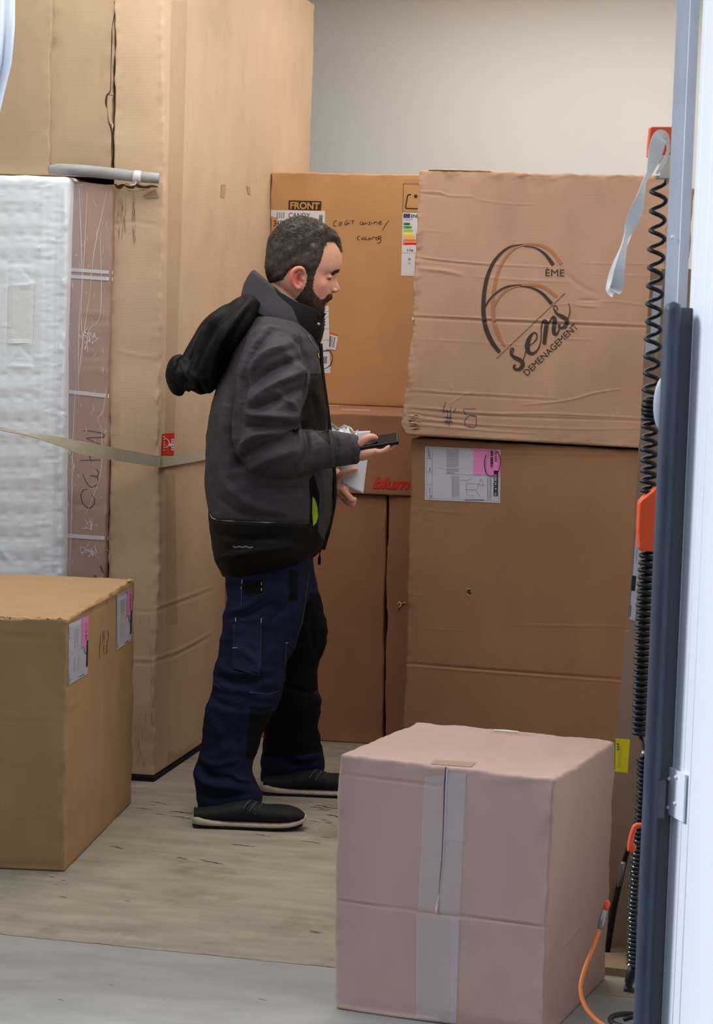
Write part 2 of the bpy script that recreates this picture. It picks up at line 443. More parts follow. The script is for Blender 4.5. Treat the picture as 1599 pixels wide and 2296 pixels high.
# ------------------------------------------------------------ materials of the place
m_floor = mat('worn_plywood', (148, 139, 124), rough=.75, var=.2, vscale=4.2, vstretch=(1, 3.2, 1), stain=(104, 88, 68), stain_amt=.7, stain_scale=4, bump=.35, bscale=60, bstretch=(1, 4, 1))
m_floor2 = mat('daylit_plywood', (150, 148, 143), rough=.7, var=.14, vscale=3.2, vstretch=(1, 3, 1), stain=(140, 128, 108), stain_amt=.3, stain_scale=6, bump=.25, bscale=60, bstretch=(1, 4, 1))  # daylight's paler, cooler tone is put into the front sheet's colour
m_scuff = mat('scuffed_wood', (98, 82, 62), rough=.9, var=.3, vscale=30)
m_wall = mat('cream_panel', (229, 228, 225), rough=.5, var=.02, vscale=2)
m_roof = mat('roof_panel', (235, 232, 222), rough=.6)
m_dark = mat('black_rubber', (26, 28, 33), rough=.55)
m_sub = mat('dark_subfloor', (40, 36, 32), rough=.9)

# ------------------------------------------------------------ the truck body
def slab(name, P, mats, kind=True, mi=None):
    b = MB(); b.box(P[0], P[1:]); o = b.build(name, mats, smooth=False)
    if kind: struct(o)
    return o
LEN = 5.0; WID = 2.52; s0 = float((on_z(750, 2170)-ORG)@TD)
for name, sa, sb, mm in (('floor', 0, s0-.0015, m_floor2), ('floor', s0+.0025, LEN, m_floor)):
    b = MB(); n = 160; V = []
    for i in range(n+1):
        t_ = WID*i/n; w1 = .0022*math.sin(t_*23)+.0016*math.sin(t_*71+1)+.001*math.sin(t_*190)
        for s_, z in ((sa+(w1 if sa > 0 else 0), -.02), (sa+(w1 if sa > 0 else 0), 0), (sb+(0 if sa > 0 else w1*.6), 0), (sb+(0 if sa > 0 else w1*.6), -.02)):
            V.append(tk(s_, t_, z))
    b.add(V, grid_faces(n+1, 4, 0, True)); struct(b.build(name, mm, smooth=False))
slab('trim_1', (tk(LEN/2, WID/2, -.05), TD*LEN/2, TR*WID/2, (0, 0, .028)), m_sub)
slab('wall_back', (tk(LEN+.02, WID/2, 1.42), TD*.02, TR*(WID/2+.04), (0, 0, 1.48)), m_wall)
slab('wall_left', (tk(LEN/2, WID+.02, 1.42), TD*LEN/2, TR*.02, (0, 0, 1.48)), m_wall)
slab('wall_right', (tk(LEN/2+.03, -.02, 1.42), TD*(LEN/2-.03), TR*.02, (0, 0, 1.48)), m_wall)
slab('ceiling', (tk(LEN/2, WID/2, 2.93), TD*LEN/2, TR*(WID/2+.04), (0, 0, .02)), m_roof)
m_ground = mat('asphalt', (92, 92, 92), rough=.9, var=.15, vscale=30)
b = MB(); b.box((0, 0, -1.12), ((30, 0, 0), (0, 30, 0), (0, 0, .02))); g = b.build('ground', m_ground, smooth=False); struct(g)

# scratches and gouges in the plywood
FLOORS = [o for o in bpy.data.objects if o.name.startswith('floor')]
def gouges(name, rects, seed, mm, fl):
    r = np.random.RandomState(seed); b = MB()
    for (x0, y0, x1, y1, n, ln) in rects:
        for _ in range(n):
            px, py = r.uniform(x0, x1), r.uniform(y0, y1); c = on_z(px, py); L_ = ln*r.uniform(.3, 1); wd = L_*r.uniform(.04, .16)
            a = -.23+r.normal()*.12; d = np.array([1, a, 0]); d /= np.linalg.norm(d); nn = np.array([-d[1], d[0], 0]); k = 14; V = []
            for i in range(k+1):
                t = i/k; e = math.sin(math.pi*t)**.7; off = nn*wd*.9*math.sin(t*5+r.rand()*.6)
                V += [c+d*L_*(t-.5)+off+nn*wd*e*r.uniform(.05, 1)+np.array([0, 0, .0007]), c+d*L_*(t-.5)+off-nn*wd*e*r.uniform(.05, 1)+np.array([0, 0, .0007])]
            b.add(V, grid_faces(k+1, 2))
    return b.build(name, mm, smooth=False, parent=fl)
gouges('floor_scuffs', [(400, 1915, 500, 1935, 3, .07), (255, 1888, 300, 1902, 2, .05), (262, 2018, 300, 2024, 1, .03), (100, 2005, 160, 2016, 4, .025), (440, 2050, 455, 2056, 1, .02),
                  (695, 2085, 730, 2098, 4, .03), (600, 2000, 620, 2005, 1, .02), (0, 2005, 8, 2015, 2, .03), (110, 1960, 150, 1985, 3, .03),
                  (300, 1800, 420, 1835, 7, .09), (470, 1835, 740, 1905, 6, .09), (700, 1795, 755, 1865, 9, .1), (575, 1725, 620, 1760, 5, .09), (640, 1850, 755, 1880, 4, .07)], 3, m_scuff, FLOORS[1])
gouges('floor_scuffs', [(240, 2200, 280, 2210, 2, .03), (580, 2230, 660, 2250, 3, .035), (130, 2225, 160, 2245, 2, .03)], 5, mat('faint_scuff', (130, 118, 98), rough=.9), FLOORS[0])

# ------------------------------------------------------------ rear doorway: post, seal, door
m_post = mat('blue_grey_paint', (236, 238, 243), rough=.45, var=.05, vscale=8)
m_door = mat('white_door_paint', (236, 240, 246), rough=.35, var=.015, vscale=3)
m_seal = mat('slate_rubber', (62, 70, 84), rough=.5, var=.25, vscale=25, vstretch=(1, 1, .2), spec=.4)
m_grey = mat('grey_metal', (110, 110, 118), rough=.4, metal=.6)
pl, pr = xat(1493, 4.2, EYE), xat(1541, 4.19, EYE)
b = MB(); c = (pl+pr)/2; c[2] = .9
hw = (pr-pl)[0]/2
b.box(np.array([c[0], c[1]+.02, 2.22]), ((hw, 0, 0), (.0048, .03, 0), (0, 0, .68))); b.box(np.array([c[0]+.008, c[1]-.014, 2.22]), ((hw*.45, 0, 0), (0, .006, 0), (0, 0, .68)))
b.box(np.array([c[0]+.010, c[1]+.02, .22]), ((hw-.010, 0, 0), (0, .03, 0), (0, 0, 1.32)))
for zz in (1.68, 1.32): b.ell((pl[0]+.006, 4.185, zz), (.004, .003, .004), 10)
o = b.build('trim_2', m_post, smooth=False); struct(o); o['label'] = 'blue grey rear doorway post'
tb = MB(); x = xat(1510, 4.12, EYE)[0]
tb.tube([(x, 4.12, -1.0), (x, 4.12, 0), (x, 4.12, 1.0), (x, 4.12, 1.545), (x, 4.121, 1.556), (x, 4.122, 1.56)], [.0165]*4+[.013, .004], 20)
seal = tb.build('door_seal', m_seal); tag(seal, 'dark slate rubber buffer tube running up the rear doorway post', 'rubber buffer')
b = MB(); x1 = xat(1538, 4.15, EYE)[0]; b.box((x1, 4.145, .3), ((.0100, 0, 0), (0, .012, 0), (0, 0, 1.25))); 
o = b.build('backing_strip', mat('dark_grey_rubber', (98, 98, 106), rough=.7), parent=seal, smooth=False)

# open white door, hinged on the post and swung out beside the camera's right
hx = xat(1541, 4.16, EYE)
dd = np.array([.30, -1.0, 0]); dd /= np.linalg.norm(dd); dn = np.array([-dd[1], dd[0], 0])*-1
door = empty('door_1', (hx[0], hx[1], -.1)); struct(door)
b = MB(); H0, H1 = -.9, 2.85
b.box(hx*[1, 1, 0]+dd*.61+dn*-.019+np.array([0, 0, (H0+H1)/2]), (dd*.6, dn*.018, (0, 0, (H1-H0)/2)))
b.build('door_leaf', m_door, parent=door, smooth=False)
b = MB()
for q in (.028, .075, .105):
    b.tube([hx*[1, 1, 0]+dd*q+dn*-.002+np.array([0, 0, z]) for z in (H0, H1)], .0022, 8)
b.build('door_moulding', m_door, parent=door)
b = MB(); hz = zrow(1510, 1790, 4.12)
b.box((hx[0]-.014, 4.12, hz), ((.007, 0, 0), (0, .012, 0), (0, 0, .036)))
b.build('hinge_knuckle', m_grey, parent=door, smooth=False)
b = MB(); b.box(hx*[1, 1, 0]+dd*.05+dn*.004+np.array([0, 0, hz+.012]), (dd*.045, dn*.002, (0, 0, .045)))
for a_, z in ((.03, .035), (.03, -.02), (.06, .045), (.06, -.005)): b.ell(hx*[1, 1, 0]+dd*a_+dn*.007+np.array([0, 0, hz+z]), (.004, .004, .004), 8)
b.build('hinge_plate', m_door, parent=door, smooth=False)
# ------------------------------------------------------------ carton boards and inks
cb_tall = cardboard('pale_kraft', (196, 168, 138), var=.04)
cb_tall2 = cardboard('pale_kraft_panel', (176, 152, 123), var=.05)
cb_fridge = cardboard('ochre_kraft', (190, 144, 98), var=.05)
cb_blum = cardboard('brown_kraft', (150, 106, 78), var=.06)
cb_stack = cardboard('rosy_kraft', (170, 135, 112), var=.07)
cb_stack2 = cardboard('deep_kraft', (147, 109, 79), var=.06)
cb_left = cardboard('golden_kraft', (170, 136, 96), var=.06)
cb_front = cardboard('pinkish_kraft', (184, 154, 142), var=.04)
cb_side = cardboard('greyish_kraft', (150, 126, 106), var=.06)
m_ink = mat('brown_black_ink', (58, 46, 36), rough=.7)
m_pen = mat('black_marker', (40, 28, 28), rough=.6)
m_blue = mat('blue_marker', (52, 50, 92), rough=.6)
m_tan = mat('tan_ink', (158, 106, 70), rough=.7)
m_red = mat('red_ink', (196, 52, 34), rough=.6)
m_white = mat('label_paper', (214, 214, 218), rough=.45, spec=.4)
m_lilac = mat('label_paper_grey', (188, 188, 200), rough=.35, spec=.45)
m_pink = mat('label_pink', (222, 132, 188), rough=.4)
m_text = mat('label_print', (36, 36, 42), rough=.6)
m_grey2 = mat('label_fine_print', (120, 120, 126), rough=.6)
m_kraftprint = mat('kraft_reverse', (196, 146, 90), rough=.7)
m_tape = mat('clear_tape', (224, 212, 216), rough=.35, alpha=.34, spec=.4)
m_tape2 = mat('brown_tape', (186, 156, 122), rough=.4, alpha=.2, spec=.3)
m_edge = mat('raw_board_edge', (214, 176, 136), rough=.8)
m_tear = mat('torn_board_shadow', (70, 50, 34), rough=.9)

# ================= tall pale carton behind the man (front narrow face + long side face)
A0 = xat(345, 6.93, .016); A1 = xat(374, 6.93, 2.66); Al0 = xat(229, 6.96, .016); Al1 = xat(262, 6.96, 2.66)
sd = np.array([.22, 1, 0])*1.86
tall_creases = [([(345, 1372), (400, 1352), (472, 1325)], -.004, 3), ([(345, 1364), (400, 1345), (472, 1317)], .003, 3),
    ([(345, 1484), (400, 1466), (472, 1428)], -.004, 3), ([(345, 1477), (400, 1458), (472, 1420)], .003, 3),
    ([(298, 1370), (345, 1372)], -.003, 3), ([(298, 1478), (345, 1481)], .003, 3), ([(298, 1484), (345, 1487)], -.003, 3),
    ([(255, 502), (300, 498), (350, 504)], -.003, 3), ([(258, 785), (300, 795), (345, 800)], .002, 4),
    ([(345, 1030), (365, 1050), (380, 1110), (385, 1250)], .004, 8), ([(335, 1045), (345, 1100), (347, 1300)], .004, 6),
    ([(350, 1015), (362, 960), (368, 900)], -.005, 7), ([(376, 700), (376, 900)], -.0015, 3), ([(420, 0), (418, 300), (405, 480)], -.0012, 4), ([(398, 500), (392, 800), (372, 1000)], -.002, 4),
    ([(300, 900), (296, 1100), (298, 1300)], -.0015, 3), ([(270, 800), (272, 1200)], .001, 8)]
tall = Carton('tall_carton', [Al0, A0, A0+sd, Al0+sd, Al1, A1, A1+sd, Al1+sd], (.008, .012, .006), cb_tall, rad=.007, wob=.003, edge=.002, creases=[(a, b*.8, max(2, c*.75)) for a, b, c in tall_creases], seed=2,
    tag_=('tall pale kraft carton with a red sticker standing behind the man', 'carton'))
b = MB(); b.box((A0+Al0+sd)/2*[1, 1, 0]+(0, 0, .0075), ((A0-Al0)*[.52, .52, 0], sd*.505, (0, 0, .0075)))
tag(b.build('base_board', mat('black_board', (16, 16, 18), rough=.8), smooth=False), 'thin black board under the tall pale carton on the floor', 'board')
d = Decal(tall)
d.quad([(363, 972), (390, 971), (388, 1020), (361, 1020)], mat('red_sticker', (214, 40, 32), rough=.4), .0025, (4, 6))
d.stroke([(366, 1004), (374, 1001), (377, 994), (374, 986), (366, 982)], [1, 2, 3, 2, 1], m_white, .0036)
for i in range(6): d.quad([(364.5, 978+i*6), (367, 978+i*6), (367, 981+i*6), (364.5, 981+i*6)], m_white, .0036, (1, 1))
d.quad([(376, 996), (383, 993), (383, 1001), (376, 1000)], m_white, .0036, (1, 1))
d.quad([(382, 984), (388, 984), (388, 1010), (382, 1010)], m_white, .0034, (2, 4))
for i in range(4): d.quad([(383.5, 986+i*6), (386.5, 986+i*6), (386.5, 988+i*6), (383.5, 988+i*6)], MATS['red_sticker'], .0042, (1, 1))
d.build('sticker', 'red sticker with a white goblet sign')
d = Decal(tall)
d.quad([(384, 0), (420, 0), (408, 470), (376, 470)], m_tape2, .0012, (4, 30)); d.quad([(376, 470), (408, 470), (390, 1000), (370, 1000)], m_tape2, .0012, (4, 30))
d.quad([(372, 1060), (392, 1060), (398, 1400), (372, 1400)], m_tape2, .0012, (4, 20))
d.quad([(496, 414), (506, 414), (503, 444), (494, 442)], mat('dry_glue', (178, 140, 96), rough=.8), .0012, (2, 3)); d.quad([(552, 417), (560, 420), (562, 437), (556, 436)], MATS['dry_glue'], .0012, (2, 3))
d.quad([(376, 1685), (390, 1683), (388, 1710), (374, 1712)], m_tape2, .001, (2, 2))
d.build('tape', split=True)
d = Decal(tall); r = np.random.RandomState(5)
for (x0, y0, x1, y1, n) in ((262, 445, 284, 535, 40), (297, 440, 304, 545, 34), (298, 1590, 330, 1720, 26), (297, 1380, 345, 1400, 4), (335, 1450, 346, 1640, 16), (240, 1190, 252, 1290, 8)):
    for _ in range(n):
        x = r.uniform(x0, x1); y = r.uniform(y0, y1); l = r.uniform(8, 40)
        d.stroke([(x, y-l/2), (x+r.normal()*1, y), (x+r.normal()*1.5, min(y+l/2, 1740))], [.2, r.uniform(.5, 1.1), .2], mat('grime', (104, 88, 68), rough=.95, alpha=.5), .001)
d.build('scuff_marks')
d = Decal(tall); P = []
# torn flap at the top of the narrow face, under the grey tube
d.stroke([(257, 413), (268, 419), (280, 413), (292, 421), (305, 415), (322, 421), (340, 417), (354, 419)], [3, 9, 5, 10, 6, 8, 4, 2], m_tear, .001); d.stroke([(262, 416), (276, 411), (290, 416), (304, 411)], [1, 3, 1.5, 3], m_edge, .003); d.stroke([(282, 421), (296, 425), (318, 423), (346, 425)], [1, 3, 2, 1], m_edge, .003); d.quad([(320, 440), (348, 424), (357, 444), (330, 445)], mat('torn_ply', (158, 128, 98), rough=.9), .003, (4, 2))
d.build('torn_patch')

# ================= cartons up on the mattress
ztop = zrow(80, 392, 6.86)
def up_box(name, x0, x1, x0t, x1t, seed, lab, cre=(), Yf=6.97, dep=1.1):
    b0, b1 = xat(x0, Yf+.02, ztop+.004), xat(x1, Yf, ztop+.004); t0, t1 = xat(x0t, Yf+.02, 2.7), xat(x1t, Yf, 2.7)
    s_ = np.array([.2, 1, 0])*dep
    return Carton(name, [b0, b1, b1+s_, b0+s_, t0, t1, t1+s_, t0+s_], (.012, .05, .012), cb_tall2, rad=.004, wob=.002, edge=.003, creases=cre, seed=seed, tag_=lab)
up1 = up_box('carton', 109.5, 249, 117, 265, 3, ('pale carton on the mattress beside the tall carton, cracked along its right edge', 'carton'),
    [([(245, 208), (262, 220), (262, 260), (250, 290)], .004, 6), ([(236, 100), (238, 300)], .002, 8)])
up2 = up_box('carton', -50, 106.5, -46, 114, 4, ('pale carton at the far left on top of the mattress, behind the plastic film', 'carton'))
d = Decal(up1)
d.stroke([(257, 4), (258, 20), (252, 60), (251, 90), (249, 150), (248, 200), (240, 214), (238, 230), (240, 243)], [1.5, 2, 1, 2.5, 1, 1.5, 4, 5, 1], m_tear, .0014)
d.stroke([(241, 245), (243, 270), (248, 284), (251, 300), (250, 330), (252, 372)], [.6, 1.5, 3.5, 2.5, 1, 1.2], m_tear, .0014)
d.stroke([(248, 274), (252, 280), (251, 288)], [1, 2.4, 1], m_edge, .003)
d.stroke([(240, 212), (250, 213), (262, 222), (265, 235)], [.6, .8, .6, .3], m_tear, .001)
d.build('torn_crack', 'ragged dark crack in the board')

# ================= mattress in plastic, wrapped panel
m_matt = mat('white_mattress_ticking', (226, 232, 238), rough=.4, var=.05, vscale=14, vstretch=(1, 1, .6), spec=.4, bump=.10, bscale=30, bstretch=(.3, .3, 6))
m_film = mat('clear_plastic_film', (206, 208, 226), rough=.12, alpha=.20, spec=.7)
m_glint = mat('painted_film_glint', (244, 242, 248), rough=.55, alpha=.55, spec=.3)  # pale strokes of this are painted glints on the crinkled film
m_strapw = mat('white_strapping', (206, 200, 200), rough=.4)
r = np.random.RandomState(11)
mc = []
for _ in range(420):
    x = r.choice([r.uniform(-5, 140), r.uniform(95, 135)]); y = r.uniform(405, 1285); l = r.uniform(10, 42)
    mc.append(([(x-l/2, y+r.normal()), (x, y+r.normal()), (x+l/2, y+r.normal())], r.choice([-1, 1])*r.uniform(.0006, .0018), r.uniform(1.2, 2.2)))
for i in range(17):
    y = 425+i*52
    if 585 < y < 830: continue
    for x in (8, 44, 80): mc.append(([(x-8, y), (x+8, y)], -.003, 6)); mc.append(([(x-12, y+26), (x+14, y+26)], .002, 10))
mc += [([(20, 590), (78, 590)], -.004, 3), ([(20, 590), (17, 820)], -.004, 3), ([(78, 590), (73, 820)], -.004, 3), ([(17, 820), (73, 822)], .005, 3), ([(20, 640), (77, 640)], .003, 3), ([(18, 770), (74, 770)], .003, 3),
       ([(48, 600), (76, 630)], -.003, 3), ([(48, 778), (76, 808)], -.003, 3), ([(46, 778), (22, 812)], .003, 3), ([(0, 1230), (20, 1260)], .004, 5), ([(96, 400), (86, 1290)], .003, 5), ([(125, 400), (112, 1290)], -.004, 6)]
q0, q1 = xat(-60, 6.91, 0), xat(122, 6.89, 0); t0, t1 = xat(-40, 6.91, ztop), xat(154, 6.89, ztop); s_ = np.array([.2, 1, 0])*1.5
matt = Carton('mattress', [q0, q1, q1+s_, q0+s_, t0, t1, t1+s_, t0+s_], (.006, .06, .006), m_matt, rad=.022, wob=.0025, edge=.003, creases=mc, seed=6,
    tag_=('white quilted mattress in clear plastic standing on end at the far left', 'mattress'))
d = Decal(matt)
d.quad([(19, 640), (77, 640), (73, 770), (17, 770)], mat('ticking_label', (222, 225, 228), rough=.35), .0015, (6, 12)); d.build('handle', 'smooth white side handle')
d = Decal(matt)
for _ in range(120):
    x = r.uniform(0, 140); y = r.uniform(410, 1285); l = r.uniform(5, 22); a = r.normal()*.9
    d.stroke([(x, y), (x+l*math.cos(a)*.5, y+l*math.sin(a)*.5), (x+l*math.cos(a), y+l*math.sin(a)+r.normal()*2)], [.2, r.uniform(.5, 1.8), .2], m_glint, .002)
d.stroke([(141, 420), (138, 700), (128, 1000), (124, 1285)], [8, 11, 9, 12], m_film, .003)
d.build('plastic_wrap', 'clear plastic wrap with painted crinkle glints')
q0, q1 = xat(129, 6.945, 0), xat(226, 6.935, 0); t0, t1 = xat(157, 6.945, ztop-.012), xat(250.5, 6.935, ztop-.02)
wp = Carton('wrapped_panel', [q0, q1, q1+s_, q0+s_, t0, t1, t1+s_, t0+s_], (.008, .06, .008), cardboard('pink_brown_board', (172, 140, 124), var=.08), rad=.004, wob=.0015, edge=.002,
    creases=[([(180, 700), (247, 702)], .003, 2.5), ([(180, 721), (247, 722)], -.003, 2.5), ([(178, 800), (245, 800)], -.002, 3), ([(172, 830), (242, 834)], .002, 3), ([(140, 1130), (235, 1134)], -.002, 3)],
    seed=7, tag_=('flat brown cardboard packet in clear film, between the mattress and the tall carton', 'flat pack'))
d = Decal(wp)
for y0_, y1_, h in ((604, 611, 8), (619, 626, 8), (876, 888, 9), (1200, 1207, 9)):
    xa, xb = (150, 252) if y0_ < 800 else (136, 243)
    d.stroke([(xa, y0_), ((xa+xb)/2, (y0_+y1_)/2), (xb, y1_)], h, m_strapw, .002)
d.build('strapping_band', 'white packing bands')
d = Decal(wp)
for pts in ([(187, 966), (200, 966), (230, 972), (231, 980), (203, 981), (196, 984), (226, 996)], [(179, 1032), (226, 1031)], [(200, 1014), (204, 1036)],
            [(215, 1051), (222, 1060), (216, 1068), (202, 1066), (218, 1070), (219, 1084), (206, 1092), (196, 1084), (185, 1062)], [(198, 1097), (188, 1098), (182, 1110), (186, 1128), (199, 1139), (210, 1132), (212, 1118), (205, 1110)],
            [(225, 1267), (232, 1284)], [(210, 1291), (216, 1292)]):
    d.stroke(pts, [1.2, 1.8, 1.2], m_pen, .0016)
d.build('handwriting', 'black marker letters turned on their side')
d = Decal(wp)
d.quad([(157, 412), (188, 412), (160, 1288), (134, 1288)], m_film, .0028, (5, 60)); d.quad([(190, 412), (252, 412), (236, 1288), (164, 1288)], mat('thin_film', (205, 200, 215), rough=.1, alpha=.09, spec=.7), .0024, (6, 60))
for L_ in ([(196, 430), (190, 560), (182, 700), (186, 790), (168, 900), (162, 1080), (160, 1180), (156, 1285)], [(240, 430), (212, 560), (204, 640), (184, 780), (178, 840)], [(226, 520), (226, 700), (200, 740), (196, 790)],
           [(238, 870), (232, 920), (220, 940), (228, 970), (226, 1060), (195, 1150)], [(178, 420), (184, 600), (178, 720), (176, 900)]):
    d.stroke(L_, [.6, 1.6, .5, 1.8, .6], m_glint, .0034)
for _ in range(90):
    x0_ = r.choice([r.uniform(140, 185), r.uniform(180, 245)]); y = r.uniform(430, 1285); x0_ -= (y-430)*.022; l = r.uniform(5, 26)
    d.stroke([(x0_, y), (x0_+r.normal()*3, y+l/2), (x0_+r.normal()*4, y+l)], [.2, r.uniform(.4, 1.8), .2], m_glint, .0036)
for cx_, cy_, n_, sp_ in ((204, 1236, 16, 10), (200, 1178, 8, 7), (211, 748, 8, 6), (150, 1006, 6, 6), (196, 765, 8, 8)):
    for _ in range(n_):
        x0_ = cx_+r.normal()*sp_; y = cy_+r.normal()*sp_*.8; d.stroke([(x0_, y), (x0_+r.normal()*5, y+r.normal()*6), (x0_+r.normal()*8, y+r.normal()*10)], [.3, r.uniform(1, 3), .3], m_glint, .004)
d.build('plastic_wrap', 'clear film with painted crinkle glints')

# grey foam tube
b = MB(); P = [at(x, y, Y) for x, y, Y in ((108, 378, 6.935), (170, 381, 6.93), (240, 388, 6.92), (300, 395, 6.90), (356, 400, 6.895))]
b.tube(catmull(P, 8), np.interp(np.linspace(0, 1, 33), [0, .1, .5, .85, 1], [.010, .017, .018, .017, .016]), 16)
tube = b.build('foam_tube', mat('grey_foam', (150, 150, 150), rough=.55, var=.18, vscale=40, vstretch=(.3, 1, 1))); tag(tube, 'grey foam tube lying across the mattress top below the upper cartons', 'foam tube')
b = MB(); cpt = at(308, 397, 6.888); ax_ = (P[-1]-P[-2])/np.linalg.norm(P[-1]-P[-2]); b.tube([cpt-ax_*.012, cpt-ax_*.008, cpt+ax_*.008, cpt+ax_*.012], [.017, .0205, .0205, .017], 16)
b.tube([cpt+(0, -.012, -.01), cpt+(-.006, -.012, -.024), cpt+(-.02, -.008, -.026)], .003, 8)
b.build('tape_wrap', m_strapw, parent=tube)

# pale blue plastic film hanging in the top left
V = []; nu, nv = 26, 14
for i in range(nu):
    py = -260+i*530/(nu-1)
    for j in range(nv):
        e = np.interp(py, [-260, 0, 60, 140, 200, 270], [44, 34, 33, 26, 12, -4]); x_ = -60+(e+60)*j/(nv-1)
        V.append(at(x_, py, 6.55+.03*math.sin(j*.9+i*.25)+.015*math.sin(j*2.1)))
o = mk('plastic_film', V, grid_faces(nu, nv), mat('blue_white_film', (214, 228, 248), rough=.25, alpha=.8, spec=.6))
so = o.modifiers.new('s', 'SOLIDIFY'); so.thickness = .0006
tag(o, 'pale blue plastic film hanging down at the top left corner', 'plastic film')

# webbing strap around the tall carton
m_web = mat('grey_beige_webbing', (158, 148, 128), rough=.85, var=.08, vscale=60, bump=.5, bscale=500)
def ribbon(b, mid, wd, nrm_off=0, mi=0, th=.0016):
    """mid: list of (px,py,Y,half width px, twist 0..1)"""
    C = []
    for k in range(len(mid)-1):
        pass
    M_ = catmull(np.array(mid), 8); V = []
    P3 = np.array([at(a[0], a[1], a[2]) for a in M_]); T = np.gradient(P3, axis=0); T /= np.linalg.norm(T, axis=1)[:, None]
    for i, a in enumerate(M_):
        view = P3[i]-CAM; view /= np.linalg.norm(view); side = np.cross(T[i], view); side /= np.linalg.norm(side)
        tw = a[4]; sdir = side*math.cos(tw)+view*math.sin(tw); nn = np.cross(sdir, T[i]); h = a[3]*a[2]/F
        for q in ((-1, -1), (1, -1), (1, 1), (-1, 1)): V.append(P3[i]+sdir*h*q[0]+nn*th*.5*q[1])
    f = grid_faces(len(M_), 4, 0, True)+[(0, 1, 2, 3), tuple(4*(len(M_)-1)+q for q in (3, 2, 1, 0))]
    b.add(V, f, mi)
def side_Y(px, py):
    h, n = tall.hit(px, py); return h[1]
b = MB()
ribbon(b, [(-40, 951, 6.78, 5, .9), (0, 961, 6.79, 6, .9), (60, 975, 6.80, 4, 1.1), (110, 984, 6.80, 9, .5), (180, 1003, 6.81, 14, .15), (240, 1015, 6.83, 14, 0), (300, 1026, 6.88, 13.5, 0), (350, 1034, 6.905, 13, 0), (359, 1035, 6.908, 13, 0)], 1)
sp = [(x, y) for x, y in ((357, 1035), (364, 1035), (376, 1033), (400, 1029), (440, 1022), (500, 1010), (560, 999))]
Y0 = [6.908, 6.925]+[side_Y(x, y)-.012 for x, y in sp[2:]]
ribbon(b, [(x, y, Y_, 12.5, 0) for (x, y), Y_ in zip(sp, Y0)], 1)
tag(b.build('webbing_strap', m_web, smooth=False), 'grey beige webbing strap slung across the mattress and the tall carton', 'strap')

# ================= fridge carton, and the cartons it stands on
zb = zrow(735, 925, 7.62); zb2 = zrow(735, 1105, 7.62)
def lane(name, x0, x1, Yl, Yr, z0, z1, dep, m_, seed, lab, cre=(), cell=.02, x0t=None, x1t=None, wob=.0025, rad=.006, slope=.23):
    b0, b1 = xat(x0, Yl, z0), xat(x1, Yr, z0); t0, t1 = xat(x0t or x0, Yl, z1), xat(x1t or x1, Yr, z1); s_ = np.array([slope, 1, 0])*dep
    return Carton(name, [b0, b1, b1+s_, b0+s_, t0, t1, t1+s_, t0+s_], cell, m_, rad=rad, wob=wob, creases=cre, seed=seed, tag_=lab)
low1 = lane('carton', 499, 861, 7.69, 7.604, 0, zb2-.002, 1.15, cb_blum, 8, ('brown lower carton right behind the man\'s legs', 'carton'), x0t=506, x1t=866.5)
low2 = lane('carton', 863, 944, 7.604, 7.57, 0, zb2-.002, 1.15, cb_blum, 9, ('narrow brown lower carton with a torn notch, at the left foot of the stack', 'carton'), x0t=868.5, x1t=948)
blum = lane('carton', 508, 950, 7.68, 7.57, zb2, zb, 1.15, cb_blum, 10, ('low brown carton printed with red letters, below the appliance carton', 'carton'),
    [([(740, 968), (850, 972)], .001, 3)], cell=(.02, .05, .02))
d = Decal(blum); d.text('blum', (835, 1095), (918, 1098), (838, 1068), m_red, bold=.035, shear=.25, space=.92); d.build('printed_name', 'red printed name')
d = Decal(blum); d.quad([(765, 917), (830, 919), (828, 922.5), (764, 920)], m_tape, .001, (8, 1)); d.quad([(690, 908), (760, 909), (760, 912), (690, 911)], m_tape, .001, (4, 1)); d.build('tape', split=True)
d = Decal(low2); d.stroke([(897, 1348), (905, 1352), (896, 1362), (893, 1372)], [1, 5, 3, 1], m_tear, .001); d.stroke([(892, 1354), (897, 1349), (900, 1356), (895, 1362)], [2, 4, 3, 2], m_edge, .004); d.stroke([(902, 1352), (910, 1350)], 3, m_edge, .004); d.build('torn_notch', 'pale torn notch')
fr = lane('appliance_carton', 598, 975, 8.20, 8.06, zb+.001, zrow(700, 387, 8.16), .62, cb_fridge, 12, ('ochre appliance carton with energy label and handwriting behind the man\'s head', 'carton'), x0t=608, x1t=985, wob=.002, cell=.02)
d = Decal(fr)   # FRONT block
d.quad([(647.5, 449), (721, 451), (720, 472), (647, 470)], m_ink, .001); d.text('FRONT', (651, 468.5), (716.5, 470), (651.5, 452.5), m_kraftprint, .0018, bold=.03)
d.build('printed_front', 'dark block reading FRONT')
d = Decal(fr)   # top label
d.quad([(608, 471), (729, 473), (727, 600), (605, 600)], m_white, .001, (8, 8)); d.text('CANDY', (647, 488), (695, 489), (648, 477), m_text, .0018)
barcode(d, [(621, 475.5), (639, 476), (638, 490), (620.5, 489.5)], m_grey2, 8, 3); barcode(d, [(716, 482), (724, 482), (723, 498), (715, 498)], m_text, 7, 4, False)
d.text('34901', (613.5, 507), (645, 507), (614.5, 494), m_text, .0018); d.text('CCG', (616, 522), (634, 522), (617, 512), m_grey2, .0018)
d.build('shipping_label', 'white label with stock number')
d = Decal(fr)   # lower label, mostly behind the collar
d.quad([(676, 685), (737, 686), (741, 837), (672, 835)], m_white, .001, (8, 8)); d.text('E', (720, 730), (730, 730), (720, 714), m_text, .0018, bold=.03); d.text('123', (719, 693), (731, 693), (719, 689), m_grey2, .0018)
for y in (698, 711, 737, 762, 785): d.stroke([(682, y), (739, y+.5)], .8, m_grey2, .0016, 0)
